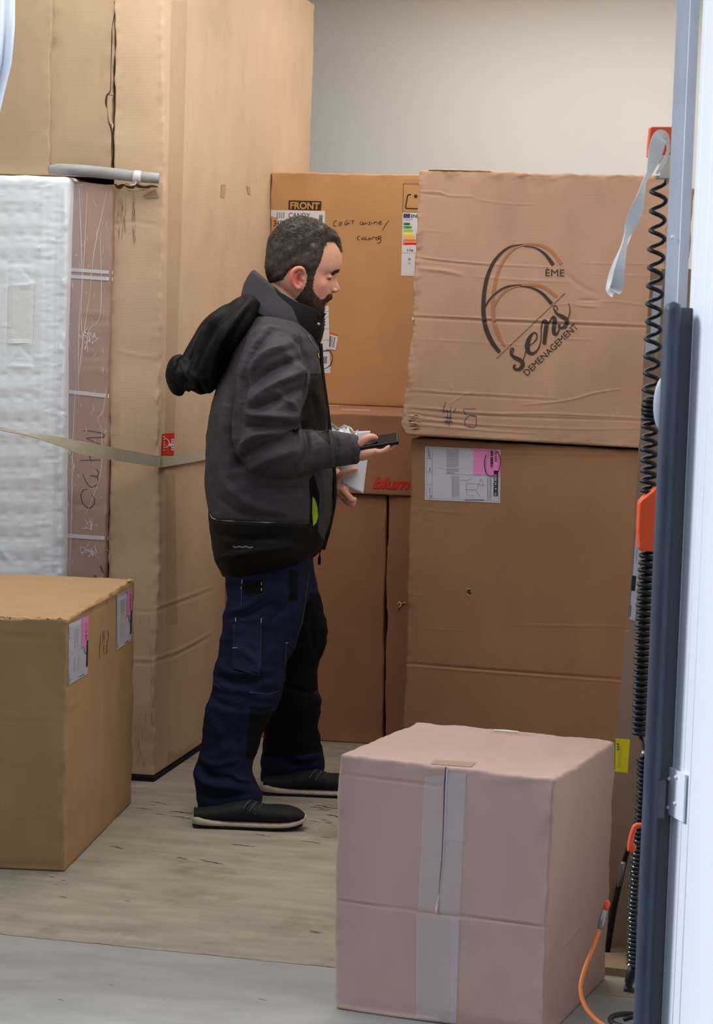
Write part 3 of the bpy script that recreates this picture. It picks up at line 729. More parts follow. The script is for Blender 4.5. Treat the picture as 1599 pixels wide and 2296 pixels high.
barcode(d, [(684, 743), (699, 743), (699, 758), (684, 758)], m_text, 10, 5); barcode(d, [(704, 744), (725, 744), (724.5, 759), (704, 758)], m_text, 11, 6)
d.text('TK', (716, 767), (721, 767), (716, 763), m_grey2, .0018); d.text('1', (711, 784), (717, 784), (711, 772), m_text, .0018, bold=.03)
barcode(d, [(713, 799), (735, 799), (734, 815), (713, 815)], m_text, 12, 7); d.text('102', (717, 820), (722, 820), (717, 817), m_grey2, .0018)
d.build('shipping_label', 'white barcode label')
d = Decal(fr); d.quad([(741, 746), (759, 751), (753, 785), (737, 782)], m_white, .0025, (3, 3)); d.quad([(740, 745), (759, 750.5), (758.5, 754), (739.5, 749)], mat('label_red', (224, 70, 66), rough=.5), .003, (2, 1))
barcode(d, [(740, 753), (754.5, 757), (750, 780), (738.5, 777)], m_text, 8, 8, True, .0032); d.build('small_label', 'small white label with a red edge')
d = Decal(fr); d.stroke([(731, 783), (740, 787), (746, 800), (743, 815), (734, 824), (722, 829)], [.8, 2, 1.2, 2, 1.2, .6], m_pen, .0028); d.stroke([(715, 787), (728, 787), (739, 786)], 1.4, m_pen, .0028)
def hand(d, strokes, m_, wd, ox, oy, sx, sy, off=.0014):
    for s_ in strokes: d.stroke([(ox+x*sx, oy+y*sy) for x, y in s_], [wd*.7, wd, wd*.8], m_, off)
k = .2001   # crop scale of the close-up the pen strokes were read from
def cr(pts): return [(640+x*k, 360+y*k) for x, y in pts]
for s_ in ([(582, 676), (560, 676), (541, 705), (548, 735), (572, 733)], [(622, 694), (606, 700), (602, 722), (615, 724), (634, 708), (630, 694), (614, 690)],
           [(706, 672), (684, 676), (668, 700), (672, 720), (692, 714), (700, 700), (686, 700), (702, 700), (704, 712)], [(718, 690), (714, 714)], [(720, 674), (721, 677)], [(734, 674), (776, 674)], [(756, 676), (752, 712)],
           [(862, 682), (842, 690), (842, 712), (862, 714), (874, 692), (874, 712), (892, 710), (900, 690), (898, 712)], [(918, 692), (914, 714)], [(920, 676), (921, 679)], [(956, 686), (938, 692), (950, 704), (944, 716), (928, 716)], [(972, 690), (968, 716)], [(974, 676), (975, 678)],
           [(990, 714), (994, 690), (998, 698), (1016, 686), (1028, 696), (1028, 714)], [(1048, 702), (1076, 694), (1070, 680), (1052, 688), (1048, 708), (1064, 714), (1088, 706)], [(1164, 670), (1130, 712), (1088, 778)],
           [(838, 846), (820, 850), (808, 868), (814, 886), (832, 888)], [(868, 862), (856, 872), (860, 884), (878, 882), (886, 870), (874, 860)], [(904, 848), (898, 886), (920, 886)], [(944, 866), (930, 874), (936, 886), (952, 884), (956, 872), (944, 864)],
           [(970, 888), (984, 852)], [(984, 852), (1012, 866), (1022, 856), (1018, 890)], [(1042, 852), (1036, 896)], [(1036, 850), (1068, 848), (1072, 862), (1046, 872), (1070, 888), (1068, 910), (1044, 926), (1030, 920)]):
    d.stroke(cr(s_), [.9, 1.5, 1.1], m_pen, .0014)
d.build('handwriting', 'marker writing COGIT cuisine / COLOMB')
d = Decal(fr)   # print box and energy label at the right
for a_, b_ in (((905, 412), (903, 476)), ((905, 412), (945, 413)), ((903, 476), (945, 476))): d.stroke([a_, b_], .9, m_ink, .001, 0)
d.stroke([(922, 436), (916, 437), (914, 441), (910, 464), (913, 467), (922, 467.5), (945, 468)], 2.6, m_ink, .0014); d.dot((932.5, 440), 4, m_ink, .0014, 14); d.build('printed_symbol')
d = Decal(fr); W_ = [(903.5, 476.5), (960, 477), (955, 620), (899.5, 618)]
d.quad(W_, m_white, .001, (6, 8)); d.quad([(905.5, 479), (920, 479), (919.5, 488.5), (905, 488.5)], mat('eu_blue', (30, 36, 96), rough=.5), .0016, (1, 1))
for i in range(12): d.dot((912.5+3.3*math.cos(i*math.pi/6), 483.7+3.3*math.sin(i*math.pi/6)), .5, mat('star_yellow', (240, 210, 60), rough=.5), .0022, 5)
d.text('ENERG', (922, 488), (951, 488.5), (922.3, 480.5), m_text, .0018, bold=.02); d.text('CANDY', (905.5, 494.5), (926, 494.5), (905.8, 490.5), m_grey2, .0018)
for i, (c_, l_) in enumerate((((10, 110, 70), 16), ((50, 150, 70), 20), ((176, 200, 60), 23), ((244, 232, 60), 25), ((246, 184, 50), 28), ((236, 120, 50), 31), ((214, 36, 48), 34))):
    y = 499.5+i*7.35; x0_ = 905.2-i*.25; mm = mat('energy_class_%s' % 'abcdefg'[i], c_, rough=.5); P = [(x0_, y), (x0_+l_-4, y), (x0_+l_, y+2.7), (x0_+l_-4, y+5.4), (x0_, y+5.4)]
    d.raw(P, [(0, 1, 2, 3, 4)], mm, .0016); d.text('ABCDEFG'[i], (x0_+1.5, y+4.2), (x0_+3.8, y+4.2), (x0_+1.5, y+1.2), m_white, .0022)
d.text('176', (913.5, 563.5), (926.5, 564), (913.7, 558.5), m_text, .0018, bold=.02); d.stroke([(901, 567), (955, 568)], .5, m_grey2, .0016, 0)
for i in range(3):
    a_ = i*math.pi/3+.2; d.stroke([(918-4*math.cos(a_), 581-4.5*math.sin(a_)), (918+4*math.cos(a_), 581+4.5*math.sin(a_))], .9, m_grey2, .0016, 0)
d.text('55', (915.5, 591.5), (921, 591.5), (915.5, 588), m_grey2, .0018); d.build('energy_label', 'coloured energy rating label')
d = Decal(fr); d.quad([(905, 402), (942, 402), (942, 412), (908, 414)], m_tape2, .0012, (3, 1)); d.build('tape', split=True)

# ================= the stack at the right: two big cartons
def line(a, b, amp, w=2.4): return ([a, ((a[0]+b[0])/2, (a[1]+b[1])/2+.6), b], amp, w)
up_cre = [line((930, 706), (1500, 730), .004, 3), line((928, 712), (1500, 737), -.006, 3.5),
    ([(944, 429), (985, 431), (1005, 438), (1065, 441)], .004, 2.5), ([(1060, 445), (1130, 456), (1200, 458)], .002, 2.5), ([(940, 434), (1000, 440)], -.003, 3),
    ([(933, 573), (985, 582), (1100, 592), (1240, 600)], .0035, 2.5), ([(933, 580), (1000, 588), (1100, 598)], -.003, 3), ([(940, 602), (1000, 608), (1035, 616)], .005, 7), ([(1060, 620), (1180, 628), (1280, 632)], .0025, 3),
    ([(1300, 590), (1460, 592)], .002, 2.5), ([(930, 514), (1010, 522)], .001, 3), ([(1330, 615), (1480, 620)], .0015, 2.5),
    ([(935, 760), (1080, 768), (1170, 774)], .0015, 2.5), ([(1250, 758), (1330, 762)], .002, 2.5), ([(1240, 684), (1370, 676), (1480, 690)], .002, 3), ([(1290, 684), (1340, 688)], .004, 4), ([(1300, 673), (1345, 675)], -.004, 5),
    ([(920, 872), (1010, 880), (1100, 884), (1250, 893)], .003, 2.5), ([(918, 880), (1060, 888), (1250, 899)], -.0025, 2.5), ([(1170, 908), (1270, 898), (1330, 882), (1392, 872)], .004, 2.6), ([(1060, 880), (1040, 885), (1010, 905)], .003, 2.5),
    ([(920, 912), (980, 917), (1100, 927), (1250, 928), (1440, 938)], .004, 2.6), ([(920, 918), (1100, 933), (1440, 944)], -.004, 3), ([(914, 935), (1000, 945), (1130, 955), (1300, 962), (1436, 960)], .003, 2.6), ([(912, 926), (975, 936), (1050, 942)], -.004, 3),
    ([(912, 950), (1010, 958), (1100, 966), (1200, 972)], .004, 3), ([(914, 944), (1010, 951), (1100, 960)], -.003, 2.5), ([(1380, 912), (1383, 925), (1386, 938)], .003, 4), ([(1250, 600), (1300, 640), (1340, 660)], -.003, 9), ([(1010, 862), (1014, 878)], .003, 4)]
zs_l, zs_r = zrow(910, 975, 7.2), zrow(1432, 1003, 7.03)
bl, br_ = xat(903, 7.2, 0), xat(1462, 6.99, 0); tl, tr = xat(921, 7.2, zs_l-.012), xat(1500, 7.0, zs_r-.008); s_ = np.array([.23, 1, 0])*.85
low_cre = [line((905, 1487), (1420, 1526), -.007, 3.2), line((905, 1492), (1420, 1531), .003, 3), line((930, 1012), (1428, 1020), .002, 3), line((935, 1142), (1050, 1152), .0015, 2), ([(955, 1166), (962, 1172), (970, 1172)], -.002, 2), line((1160, 1401), (1405, 1405), .0018, 2.4), line((950, 1410), (1050, 1414), .001, 2), line((918, 1332), (960, 1335), .001, 2)]
st1 = Carton('carton', [bl, br_, br_+s_, bl+s_, tl, tr, tr+s_, tl+s_], (.006, .06, .004), cb_stack2, rad=.008, wob=.003, edge=.0022, creases=[(a, b*.7, max(1.7, c*.7)) for a, b, c in low_cre], seed=21,
    tag_=('large brown carton with a white and pink label, bottom of the right stack', 'carton'))
ub0, ub1 = xat(908, 7.17, zs_l), xat(1462, 7.0, zs_r-.002); ut0, ut1 = xat(944, 7.20, zrow(944, 379, 7.2)), xat(1508, 7.02, zrow(1508, 393, 7.02)); s2 = np.array([.23, 1, 0])*.8
st2 = Carton('carton', [ub0, ub1, ub1+s2, ub0+s2, ut0, ut1, ut1+s2, ut0+s2], (.0036, .06, .0032), cb_stack, rad=.009, wob=.0045, edge=.004, creases=[(a, b*.62, max(1.5, c*.6)) for a, b, c in up_cre], seed=22,
    tag_=('creased carton with a big printed 6 logo, top of the right stack', 'carton'))
# printed logo
K2 = 580/1599
def c2(pts): return [(900+x*K2, 360+y*K2) for x, y in pts]
d = Decal(st2)
tan1 = [(640, 1150), (605, 1090), (575, 1000), (566, 880), (578, 770), (610, 660), (660, 580), (720, 532), (800, 516), (880, 530), (940, 572), (990, 640)]
tan2 = [(566, 930), (590, 870), (640, 810), (710, 776), (800, 768), (880, 782), (960, 840)]
blk1 = [(608, 1184), (560, 1120), (522, 1030), (508, 920), (518, 780), (550, 670), (600, 590), (670, 534), (752, 518)]
blk1b = [(758, 530), (830, 540), (890, 580), (940, 645)]
blk2 = [(518, 905), (545, 860), (600, 808), (660, 778), (740, 768)]; blk2b = [(735, 775), (810, 788), (870, 820), (930, 884)]
d.stroke(c2(tan1), [4, 8, 9, 8, 7, 6, 5, 5, 5, 6, 7, 8], m_tan, .0016); d.stroke(c2(tan2), [3, 5, 5, 5, 6, 7, 7], m_tan, .0016)
d.stroke(c2(blk1), [8, 10, 10, 9.5, 8.5, 7.5, 6, 4, 1.5], m_ink, .0022); d.stroke(c2(blk1b), [1.5, 3, 6, 9], m_ink, .0022); d.stroke(c2(blk2), [3, 3.5, 4, 4, 2], m_ink, .0022); d.stroke(c2(blk2b), [1.5, 4, 6, 8], m_ink, .0022)
for i in range(62):
    t = i/61; d.dot(c2([(592+(1011-592)*t, 1221+(822-1221)*t)])[0], 1.25, m_ink, .002, 6)
d.text('ÈME', c2([(892, 714)])[0], c2([(1008, 716)])[0], c2([(892, 660)])[0], m_ink, .002)
d.text('DEMENAGEMENT', c2([(780, 1332)])[0], c2([(1098, 1030)])[0], c2([(752, 1304)])[0], m_ink, .002)
# brush script "sens"
for pts, wd in (([(672, 1190), (676, 1164), (694, 1160), (690, 1188), (672, 1200)], [1, 2, 2, 2, 1]), ([(690, 1166), (676, 1190), (700, 1216), (734, 1232), (752, 1256), (738, 1284), (712, 1292), (696, 1276), (706, 1260)], [2, 4, 8, 9, 9, 8, 5, 6, 3]),
                ([(752, 1248), (764, 1200), (776, 1165), (784, 1146)], [2, 2, 2, 2]), ([(782, 1146), (815, 1128), (838, 1098), (836, 1070), (816, 1066), (792, 1098), (779, 1145), (788, 1182), (814, 1192), (844, 1168), (862, 1120), (866, 1052)], [2, 2, 3, 3, 3, 8, 11, 9, 6, 3, 2, 2]),
                ([(864, 1054), (870, 1010), (884, 990), (898, 1008), (892, 1062), (884, 1136)], [2, 3, 6, 9, 9, 8]), ([(888, 1092), (902, 1034), (922, 988), (940, 968), (950, 984), (944, 1030), (944, 1064), (958, 1074), (974, 1050), (984, 1008)], [2, 2, 3, 6, 9, 9, 8, 5, 3, 2]),
                ([(944, 928), (942, 904), (956, 896), (966, 914), (958, 930)], [1, 2, 2, 2, 1]), ([(946, 916), (960, 944), (998, 966), (1024, 988), (1016, 1020), (992, 1034), (974, 1024), (982, 1008)], [2, 5, 9, 9, 8, 5, 5, 3]), ([(1020, 1000), (1040, 950), (1042, 910), (1034, 882)], [2, 2, 1.6, 1])):
    d.stroke(c2(pts), wd, m_ink, .0024)
d.build('printed_logo', 'printed logo with a large 6')
d = Decal(st2)
for pts in ([(466, 1534), (392, 1536), (388, 1550), (400, 1566), (430, 1576), (462, 1580)], [(462, 1580), (424, 1576), (396, 1600), (394, 1630), (412, 1644), (460, 1644), (464, 1580)], [(338, 1530), (322, 1560)], [(274, 1490), (264, 1530), (258, 1566)], [(240, 1540), (276, 1548), (306, 1550)], [(284, 1536), (286, 1590), (278, 1632)], [(306, 1520), (304, 1580), (296, 1644)], [(266, 1586), (318, 1592)], [(262, 1610), (316, 1614)]):
    d.stroke(c2(pts), [.9, 1.5, 1.1], m_blue, .0022)
d.build('handwriting', 'blue marker B #4 written upside down')
d = Decal(st2)
d.stroke([(945, 382), (1000, 383), (1100, 385)], [1, 2, 1], m_tear, .002); r = np.random.RandomState(8)
for _ in range(26):
    x = r.uniform(912, 930); y = r.uniform(930, 962); d.stroke([(x, y), (x+r.uniform(3, 12), y+r.normal()*2), (x+r.uniform(10, 26), y+r.uniform(-1, 4))], [.3, r.uniform(.8, 1.8), .3], m_edge if r.rand() < .5 else m_tear, .003)
d.stroke([(918, 714), (924, 709), (928, 716), (922, 721), (926, 726)], [2, 3, 2, 3, 1], m_edge, .004)
d.build('torn_corner', 'frayed board edges')
# the big label on the lower carton
K4 = 540/1599
def c4(pts): return [(920+x*K4, 960+y*K4) for x, y in pts]
d = Decal(st1)
d.quad(c4([(99, 120), (601, 144), (598, 497), (97, 476)]), m_lilac, .001, (16, 12)); d.quad(c4([(421, 132), (601, 145), (600, 316), (420, 306)]), m_pink, .0018, (8, 6))
for a_, b_ in (((112, 128), (590, 152)), ((590, 152), (588, 484)), ((588, 484), (108, 464)), ((108, 464), (112, 128)), ((148, 134), (146, 468)), ((112, 200), (148, 202)), ((110, 290), (147, 293)), ((110, 372), (146, 374)), ((240, 300), (420, 310)), ((420, 312), (600, 322)), ((530, 320), (526, 480)), ((280, 308), (278, 460)), ((500, 150), (498, 310))): d.stroke(c4([a_, b_]), .5, m_grey2, .0022, 0)
d.quad(c4([(556, 280), (584, 282), (582, 450), (554, 448)]), m_text, .0024, (2, 4)); d.text('0290', c4([(557, 305)])[0], c4([(557, 350)])[0], c4([(575, 305)])[0], m_white, .003); d.text('24 | 9 / 25', c4([(557, 356)])[0], c4([(557, 446)])[0], c4([(575, 356)])[0], m_white, .003)
d.text('SK9497', c4([(560, 158)])[0], c4([(560, 226)])[0], c4([(578, 158)])[0], m_text, .0026)
barcode(d, c4([(534, 150), (553, 151), (551, 272), (533, 271)]), m_text, 14, 9, False, .0026)
for x_, y0_, y1_, h in ((505, 176, 292, 7), (518, 150, 200, 6), (516, 330, 470, 7), (536, 330, 470, 7), (122, 136, 190, 10), (132, 150, 196, 8), (132, 262, 284, 9), (132, 392, 430, 8)):
    y = y0_
    while y < y1_-4: 
        l = 4+(int(y*7) % 9); d.stroke(c4([(x_, y), (x_, y+l)]), h*K4*.6, m_grey2, .0024, 0); y += l+3
d.text('15', c4([(128, 444)])[0], c4([(128, 460)])[0], c4([(144, 444)])[0], m_text, .0026)
for x_ in range(246, 326, 9):
    y = 142
    while y < (300 if x_ < 300 else 286): l = 3+((x_*13+int(y)*7) % 9); d.stroke(c4([(x_, y), (x_, y+l)]), 1.0, m_grey2, .0022, 0); y += l+(3 if (x_+int(y)) % 3 else 6)
for x_ in range(284, 326, 8):
    y = 316
    while y < 456: l = 3+((x_*11+int(y)*5) % 9); d.stroke(c4([(x_, y), (x_, y+l)]), .9, m_grey2, .0022, 0); y += l+3
for L_ in ([(378, 366), (460, 372)], [(362, 406), (440, 410)], [(440, 410), (472, 336)], [(472, 336), (492, 380)], [(492, 380), (460, 376)], [(440, 410), (462, 452)], [(376, 366), (374, 440), (424, 450)], [(330, 344), (380, 346), (404, 330)]): d.stroke(c4(L_), .6, m_grey2, .0024, 0)
x_ = 364
while x_ < 490: d.stroke(c4([(x_, 476), (x_+6, 476.4)]), 1.9, m_text, .0024, 0); x_ += 8
d.stroke(c4([(504, 178), (494, 220), (500, 280), (524, 314), (556, 316), (588, 284), (600, 220), (590, 170), (566, 148)]), [1, 1.6, 1.3, 1.6, 1.2, 1.6, 1.2], mat('violet_marker', (64, 22, 70), rough=.5), .0034)
d.stroke(c4([(150, 250), (250, 266), (350, 262), (420, 246)]), [.4, 1, .8, .3], m_white, .0026); d.build('shipping_label', 'white and pink shipping label turned sideways')
d = Decal(st1); d.stroke([(1048, 1321), (1054, 1322), (1049, 1327), (1055, 1329), (1050, 1334)], [1.5, 3, 4, 3, 1], m_tear, .001); d.stroke([(1046, 1320), (1056, 1320)], 1.4, m_edge, .003); d.stroke([(1047, 1332), (1054, 1336)], 1.6, m_edge, .003); d.build('torn_hole', 'small torn hole')

# ================= carton at the left front
fb = on_z(145, 1955); bb = on_z(295, 1800); ft = at(152, 1390, fb[1]); bt = at(298, 1298, bb[1]); wv = np.array([-.50, .025, 0])
LC = [fb+wv, fb, bb, bb+wv, np.array([ft[0], ft[1], ft[2]])+wv, ft, bt, bt+wv]
kl = 480/1489
def c5(pts): return [(x*kl, 1260+y*kl) for x, y in pts]
lf = Carton('carton', LC, (.012, .012, .010), cb_left, rad=.007, wob=.0035, edge=.003, seed=31,
    creases=[(c5([(0, 520), (200, 522), (452, 528)]), -.002, 3), (c5([(0, 1068), (200, 1076), (300, 1078)]), .002, 3), (c5([(466, 1016), (520, 985), (580, 948)]), .003, 2.5), (c5([(806, 1008), (860, 965), (918, 922)]), .003, 2.5),
             (c5([(470, 420), (600, 330), (800, 232), (920, 160)]), .004, 3), (c5([(480, 438), (600, 356), (800, 256), (920, 185)]), -.004, 4), (c5([(0, 2102), (200, 2110), (440, 2120)]), -.004, 3), (c5([(330, 1300), (380, 1600), (384, 2000)]), .002, 5), (c5([(470, 2130), (700, 1920), (910, 1640)]), -.003, 5), (c5([(0, 1770), (300, 1772)]), .001, 3), (c5([(80, 1030), (330, 1000)]), .001, 3)],
    tag_=('golden brown carton at the left front with two labels on its right side', 'carton'))
for (a_, b_, c_, d_, nm) in (((474, 434), (613, 372), (606, 778), (471, 858), 0), ((808, 222), (918, 178), (910, 546), (806, 615), 1)):
    q = [np.array(v, float) for v in c5([a_, b_, c_, d_])]
    def uv(u, v): p = (q[0]*(1-u)+q[1]*u)*(1-v)+(q[3]*(1-u)+q[2]*u)*v; return (p[0], p[1])
    d = Decal(lf); d.quad(q, m_lilac, .0012, (8, 14)); d.quad([uv(.66, .01), uv(.99, .0), uv(.98, .5), uv(.66, .5)], m_pink, .002, (4, 6))
    d.stroke([uv(.04, .04), uv(.04, .97)], .6, m_grey2, .002, 0); d.stroke([uv(.04, .5), uv(.95, .5)], .5, m_grey2, .002, 0)
    for u in (.3, .38, .46):
        v = .14
        while v < .42: d.stroke([uv(u, v), uv(u, v+.02)], .8, m_grey2, .002, 0); v += .034
    for u in (.28, .36, .5):
        v = .6
        while v < .85: d.stroke([uv(u, v), uv(u, v+.02)], .7, m_grey2, .002, 0); v += .036
    d.quad([uv(.91, .42), uv(.98, .41), uv(.98, .86), uv(.91, .87)], m_text, .0026, (1, 4)); barcode(d, [uv(.84, .12), uv(.92, .11), uv(.92, .4), uv(.84, .41)], mat('label_plum', (150, 60, 120), rough=.5), 9, 11+nm, False, .0026)
    d.stroke([uv(.78, .5), uv(.82, .6), uv(.9, .63), uv(.97, .56)], [.8, 1.4, .8], m_pen, .003); d.text('15', uv(.04, .97), uv(.04, .92), uv(.1, .95), m_text, .0026)
    x_ = .55
    while x_ < .8: d.stroke([uv(x_, .965), uv(x_+.03, .964)], 1.6, m_text, .0024, 0); x_ += .045
    d.stroke([uv(.02, .47), uv(.3, .4), uv(.55, .36)], [.4, 1.2, .4], m_white, .0028); d.build('shipping_label', 'white label with a pink block')
d = Decal(lf)
for pts in ([(700, 490), (694, 560), (690, 680)], [(694, 580), (712, 560), (714, 480)], [(720, 490), (748, 476), (752, 540), (738, 556)], [(722, 560), (720, 640)], [(745, 545), (740, 630)], [(722, 480), (724, 550)], [(726, 588), (744, 580)], [(726, 640), (746, 625)]): d.stroke(c5(pts), [.4, .9, .5], mat('faded_pen', (84, 62, 44), rough=.8), .001)
d.build('handwriting', 'faint pen writing')
d = Decal(lf); r = np.random.RandomState(12)
for (x0_, y0_, x1_, y1_) in ((0, 388, 455, 404), ):
    x = x0_
    while x < x1_: l = r.uniform(12, 40); y = 386+16*(x/455)+r.normal()*2; d.stroke(c5([(x, y), (x+l/2, y+r.normal()*3), (x+l, y+r.normal()*2)]), [.4, r.uniform(.8, 2), .4], m_edge if r.rand() < .5 else m_tear, .002); x += l*1.1
for _ in range(9): x, y = r.uniform(870, 920), r.uniform(110, 150); d.stroke(c5([(x, y), (x+r.uniform(4, 12), y+r.normal()*7), (x+r.uniform(8, 20), y+r.uniform(-8, 8))]), [.4, 1.6, .4], m_tear if r.rand() < .5 else m_edge, .004)
d.build('torn_edge', 'frayed top edge')

# ================= carton at the right front
zt = .557
T = [on_z(763, 1690, zt), on_z(1247, 1750, zt), on_z(1379, 1662, zt), on_z(930, 1617, zt)]
Bm = [on_z(752, 2262), xat(1226, T[1][1], 0), None, None]; Bm[2] = Bm[1]+(T[2]-T[1]); Bm[3] = Bm[0]+(T[3]-T[0])
kf = 700/1599
def c6(pts): return [(720+x*kf, 1580+y*kf) for x, y in pts]
ff = Carton('carton', Bm+T, (.006, .010, .004), cb_front, rad=.007, wob=.0025, edge=.0022, seed=41,
    creases=[(c6([(85, 1000), (360, 1036), (700, 1082), (1175, 1140)]), -.005, 2.0), (c6([(85, 992), (360, 1028), (700, 1074), (1175, 1131)]), .002, 1.8), (c6([(100, 358), (350, 385), (560, 410), (630, 416)]), -.003, 1.8),
             (c6([(1240, 1240), (1290, 1180), (1335, 1130)]), .003, 3), (c6([(1500, 780), (1480, 830)]), -.004, 5), (c6([(80, 1545), (300, 1580), (600, 1620)]), .004, 4)],
    tag_=('pinkish carton in the right foreground with clear tape down its front', 'carton'))
d = Decal(ff); d.quad(c6([(532, 372), (742, 352), (712, 1078), (498, 1050)]), m_tape, .001, (8, 40)); d.quad(c6([(490, 1068), (712, 1090), (692, 1632), (488, 1600)]), m_tape, .001, (8, 30))
d.quad(c6([(640, 330), (652, 332), (652, 372), (640, 372)]), m_tape, .001, (1, 2)); d.quad(c6([(668, 1090), (706, 1096), (694, 1625), (662, 1620)]), mat('painted_tape_sheen', (228, 218, 224), rough=.3, alpha=.22, spec=.6), .0018, (2, 20)); d.quad(c6([(640, 345), (742, 355), (738, 700), (632, 690)]), MATS['painted_tape_sheen'], .0018, (4, 12))  # the sheen on the tape is painted as paler strips
d.quad(c6([(886, 122), (1086, 136), (1086, 152), (884, 136)]), mat('shiny_tape_end', (226, 224, 224), rough=.2, alpha=.85), .0016, (8, 2)); d.quad(c6([(868, 136), (1068, 150), (1060, 162), (862, 148)]), m_tape2, .001, (8, 2)); d.quad(c6([(580, 282), (795, 296), (770, 322), (560, 306)]), mat('brown_tape_end', (180, 152, 126), rough=.4, alpha=.7), .0016, (8, 2))
d.build('tape', 'wide clear packing tape')
d = Decal(ff); d.stroke(c6([(640, 322), (634, 420), (630, 560), (622, 760), (612, 880), (606, 970)]), [2.5, 2.5, 1.8, 1.6, 1.4, .8], mat('flap_gap', (58, 52, 58), rough=.9), .0022); d.stroke(c6([(647, 330), (641, 450), (636, 600), (626, 800)]), [2, 1.6, 1.2, .6], mat('flap_edge', (206, 204, 222), rough=.6), .0022); d.stroke(c6([(602, 985), (594, 1030), (590, 1064)]), [2, 6, 5], mat('flap_liner', (214, 190, 182), rough=.7), .0022); d.build('flap_seam', 'open seam between the two flaps')

# ================= narrow cartons leaning at the far right
def prism(name, rows, Yf, dep, m_, seed, lab, cre=()):
    """rows: (y, xl, xr) bottom then top"""
    (yb, xl, xr), (yt, xlt, xrt) = rows
    b0 = on_z(xl, yb) if Yf is None else at(xl, yb, Yf[0]); b1 = at(xr, yb, b0[1]); b1[2] = b0[2]; t0 = at(xlt, yt, Yf[1] if Yf else b0[1]); t1 = at(xrt, yt, t0[1]); t1[2] = t0[2]
    s_ = np.array([.08, dep, 0]); return Carton(name, [b0, b1, b1+s_, b0+s_, t0, t1, t1+s_, t0+s_], (.012, .03, .012), m_, rad=.003, wob=.0015, edge=.002, creases=cre, seed=seed, tag_=lab)
n1 = prism('narrow_carton', ((2140, 1332, 1360), (1414, 1402, 1448)), None, .05, cb_side, 51, ('narrow greyish carton with a yellow sticker leaning beside the right stack', 'carton'))
Yt = at(1402, 1414, on_z(1332, 2140)[1])[1]
n2 = prism('narrow_carton', ((1412, 1404, 1462), (600, 1461, 1522)), (Yt, Yt+.02), .05, cb_side, 52, ('narrow carton with white labels standing on the yellow stickered one', 'carton'))
d = Decal(n1); d.quad([(1381, 1655), (1413, 1658), (1407, 1733), (1379, 1730)], mat('yellow_sticker', (226, 210, 10), rough=.5), .001, (3, 5))
for y in (1668, 1674, 1680): d.stroke([(1384, y), (1388, y)], 3.2, m_text, .0018, 0)
for x_ in (1390, 1394): d.stroke([(x_, 1672), (x_-3, 1722)], .7, m_grey2, .0018, 0)
d.build('sticker', 'yellow sticker')
d = Decal(n2); d.quad([(1423, 1134), (1446, 1136), (1424, 1392), (1405, 1386)], m_lilac, .001, (3, 12)); d.quad([(1418, 1290), (1427, 1292), (1424, 1325), (1415, 1324)], m_text, .002, (1, 2)); d.stroke([(1415, 1356), (1413, 1382)], 1.4, m_text, .002, 0); d.stroke([(1428, 1230), (1427, 1255)], 1, m_grey2, .002, 0)
d.quad([(1455, 640), (1485, 640), (1476, 790), (1446, 790)], m_lilac, .001, (3, 8)); d.quad([(1459, 602), (1484, 602), (1483, 614), (1462, 612)], m_edge, .001, (2, 2)); d.stroke([(1458, 690), (1456, 730)], 1.5, m_grey2, .002, 0); d.quad([(1474, 755), (1478, 755), (1472, 800), (1468, 800)], mat('green_print', (150, 180, 70), rough=.6), .0018, (1, 2)); d.build('shipping_label', 'white labels')
n3 = prism('narrow_carton', ((2124, 1362, 1470), (1640, 1392, 1500)), None, .2, cb_blum, 53, ('dark brown carton standing on the floor behind the coiled black hose', 'carton'))
b = MB(); p0, p1 = on_z(1352, 2172), on_z(1460, 2184); b.box((p0+p1)/2+(0, .05, .009), ((p1-p0)/2, (.02, .09, 0), (0, 0, .009))); tag(b.build('timber_strip', mat('bare_timber', (150, 124, 98), rough=.8, var=.15, vscale=8), smooth=False), 'short timber strip on the floor at the foot of the dark brown carton', 'timber strip')
# ================= the man
YM = 6.70; PX = YM/F
def M(px, py, dy=0.0): return at(px, py, YM+dy)
def sec(xl, yl, xr, yr, ry, dy=0.0, p=2.3):
    a, b_ = M(xl, yl, dy), M(xr, yr, dy); return ((a+b_)/2, (b_-a)/2, np.array([0, ry, 0]), p)
def lofty(mb, rows, n=40, dense=4):
    """rows of (xl,yl,xr,yr,ry,dy,p) smoothed along"""
    R_ = catmull(np.array([list(r)+[0]*(6-len(r))+([2.3] if len(r) < 7 else []) for r in rows], float), dense)
    mb.loft([sec(*r) for r in R_], n)
def limb(mb, pts, n=24, dense=5, flat=1.0):
    """pts (px,py,dy,r_px)"""
    Q = catmull(np.array(pts, float), dense); mb.tube([M(q[0], q[1], q[2]) for q in Q], Q[:, 3]*PX, n, flat=flat)
class Surf(Carton):
    def __init__(s, V, Fc, o): s.W = V; s.F = Fc; s.o = o; s.bvh = BVHTree.FromPolygons(V.tolist(), Fc)
def inpoly(P, poly):
    x, y = P[:, 0], P[:, 1]; r = np.zeros(len(P), bool); n = len(poly); j = n-1
    for i in range(n):
        xi, yi = poly[i]; xj, yj = poly[j]
        c = ((yi > y) != (yj > y)) & (x < (xj-xi)*(y-yi)/(yj-yi+1e-9)+xi); r ^= c; j = i
    return r

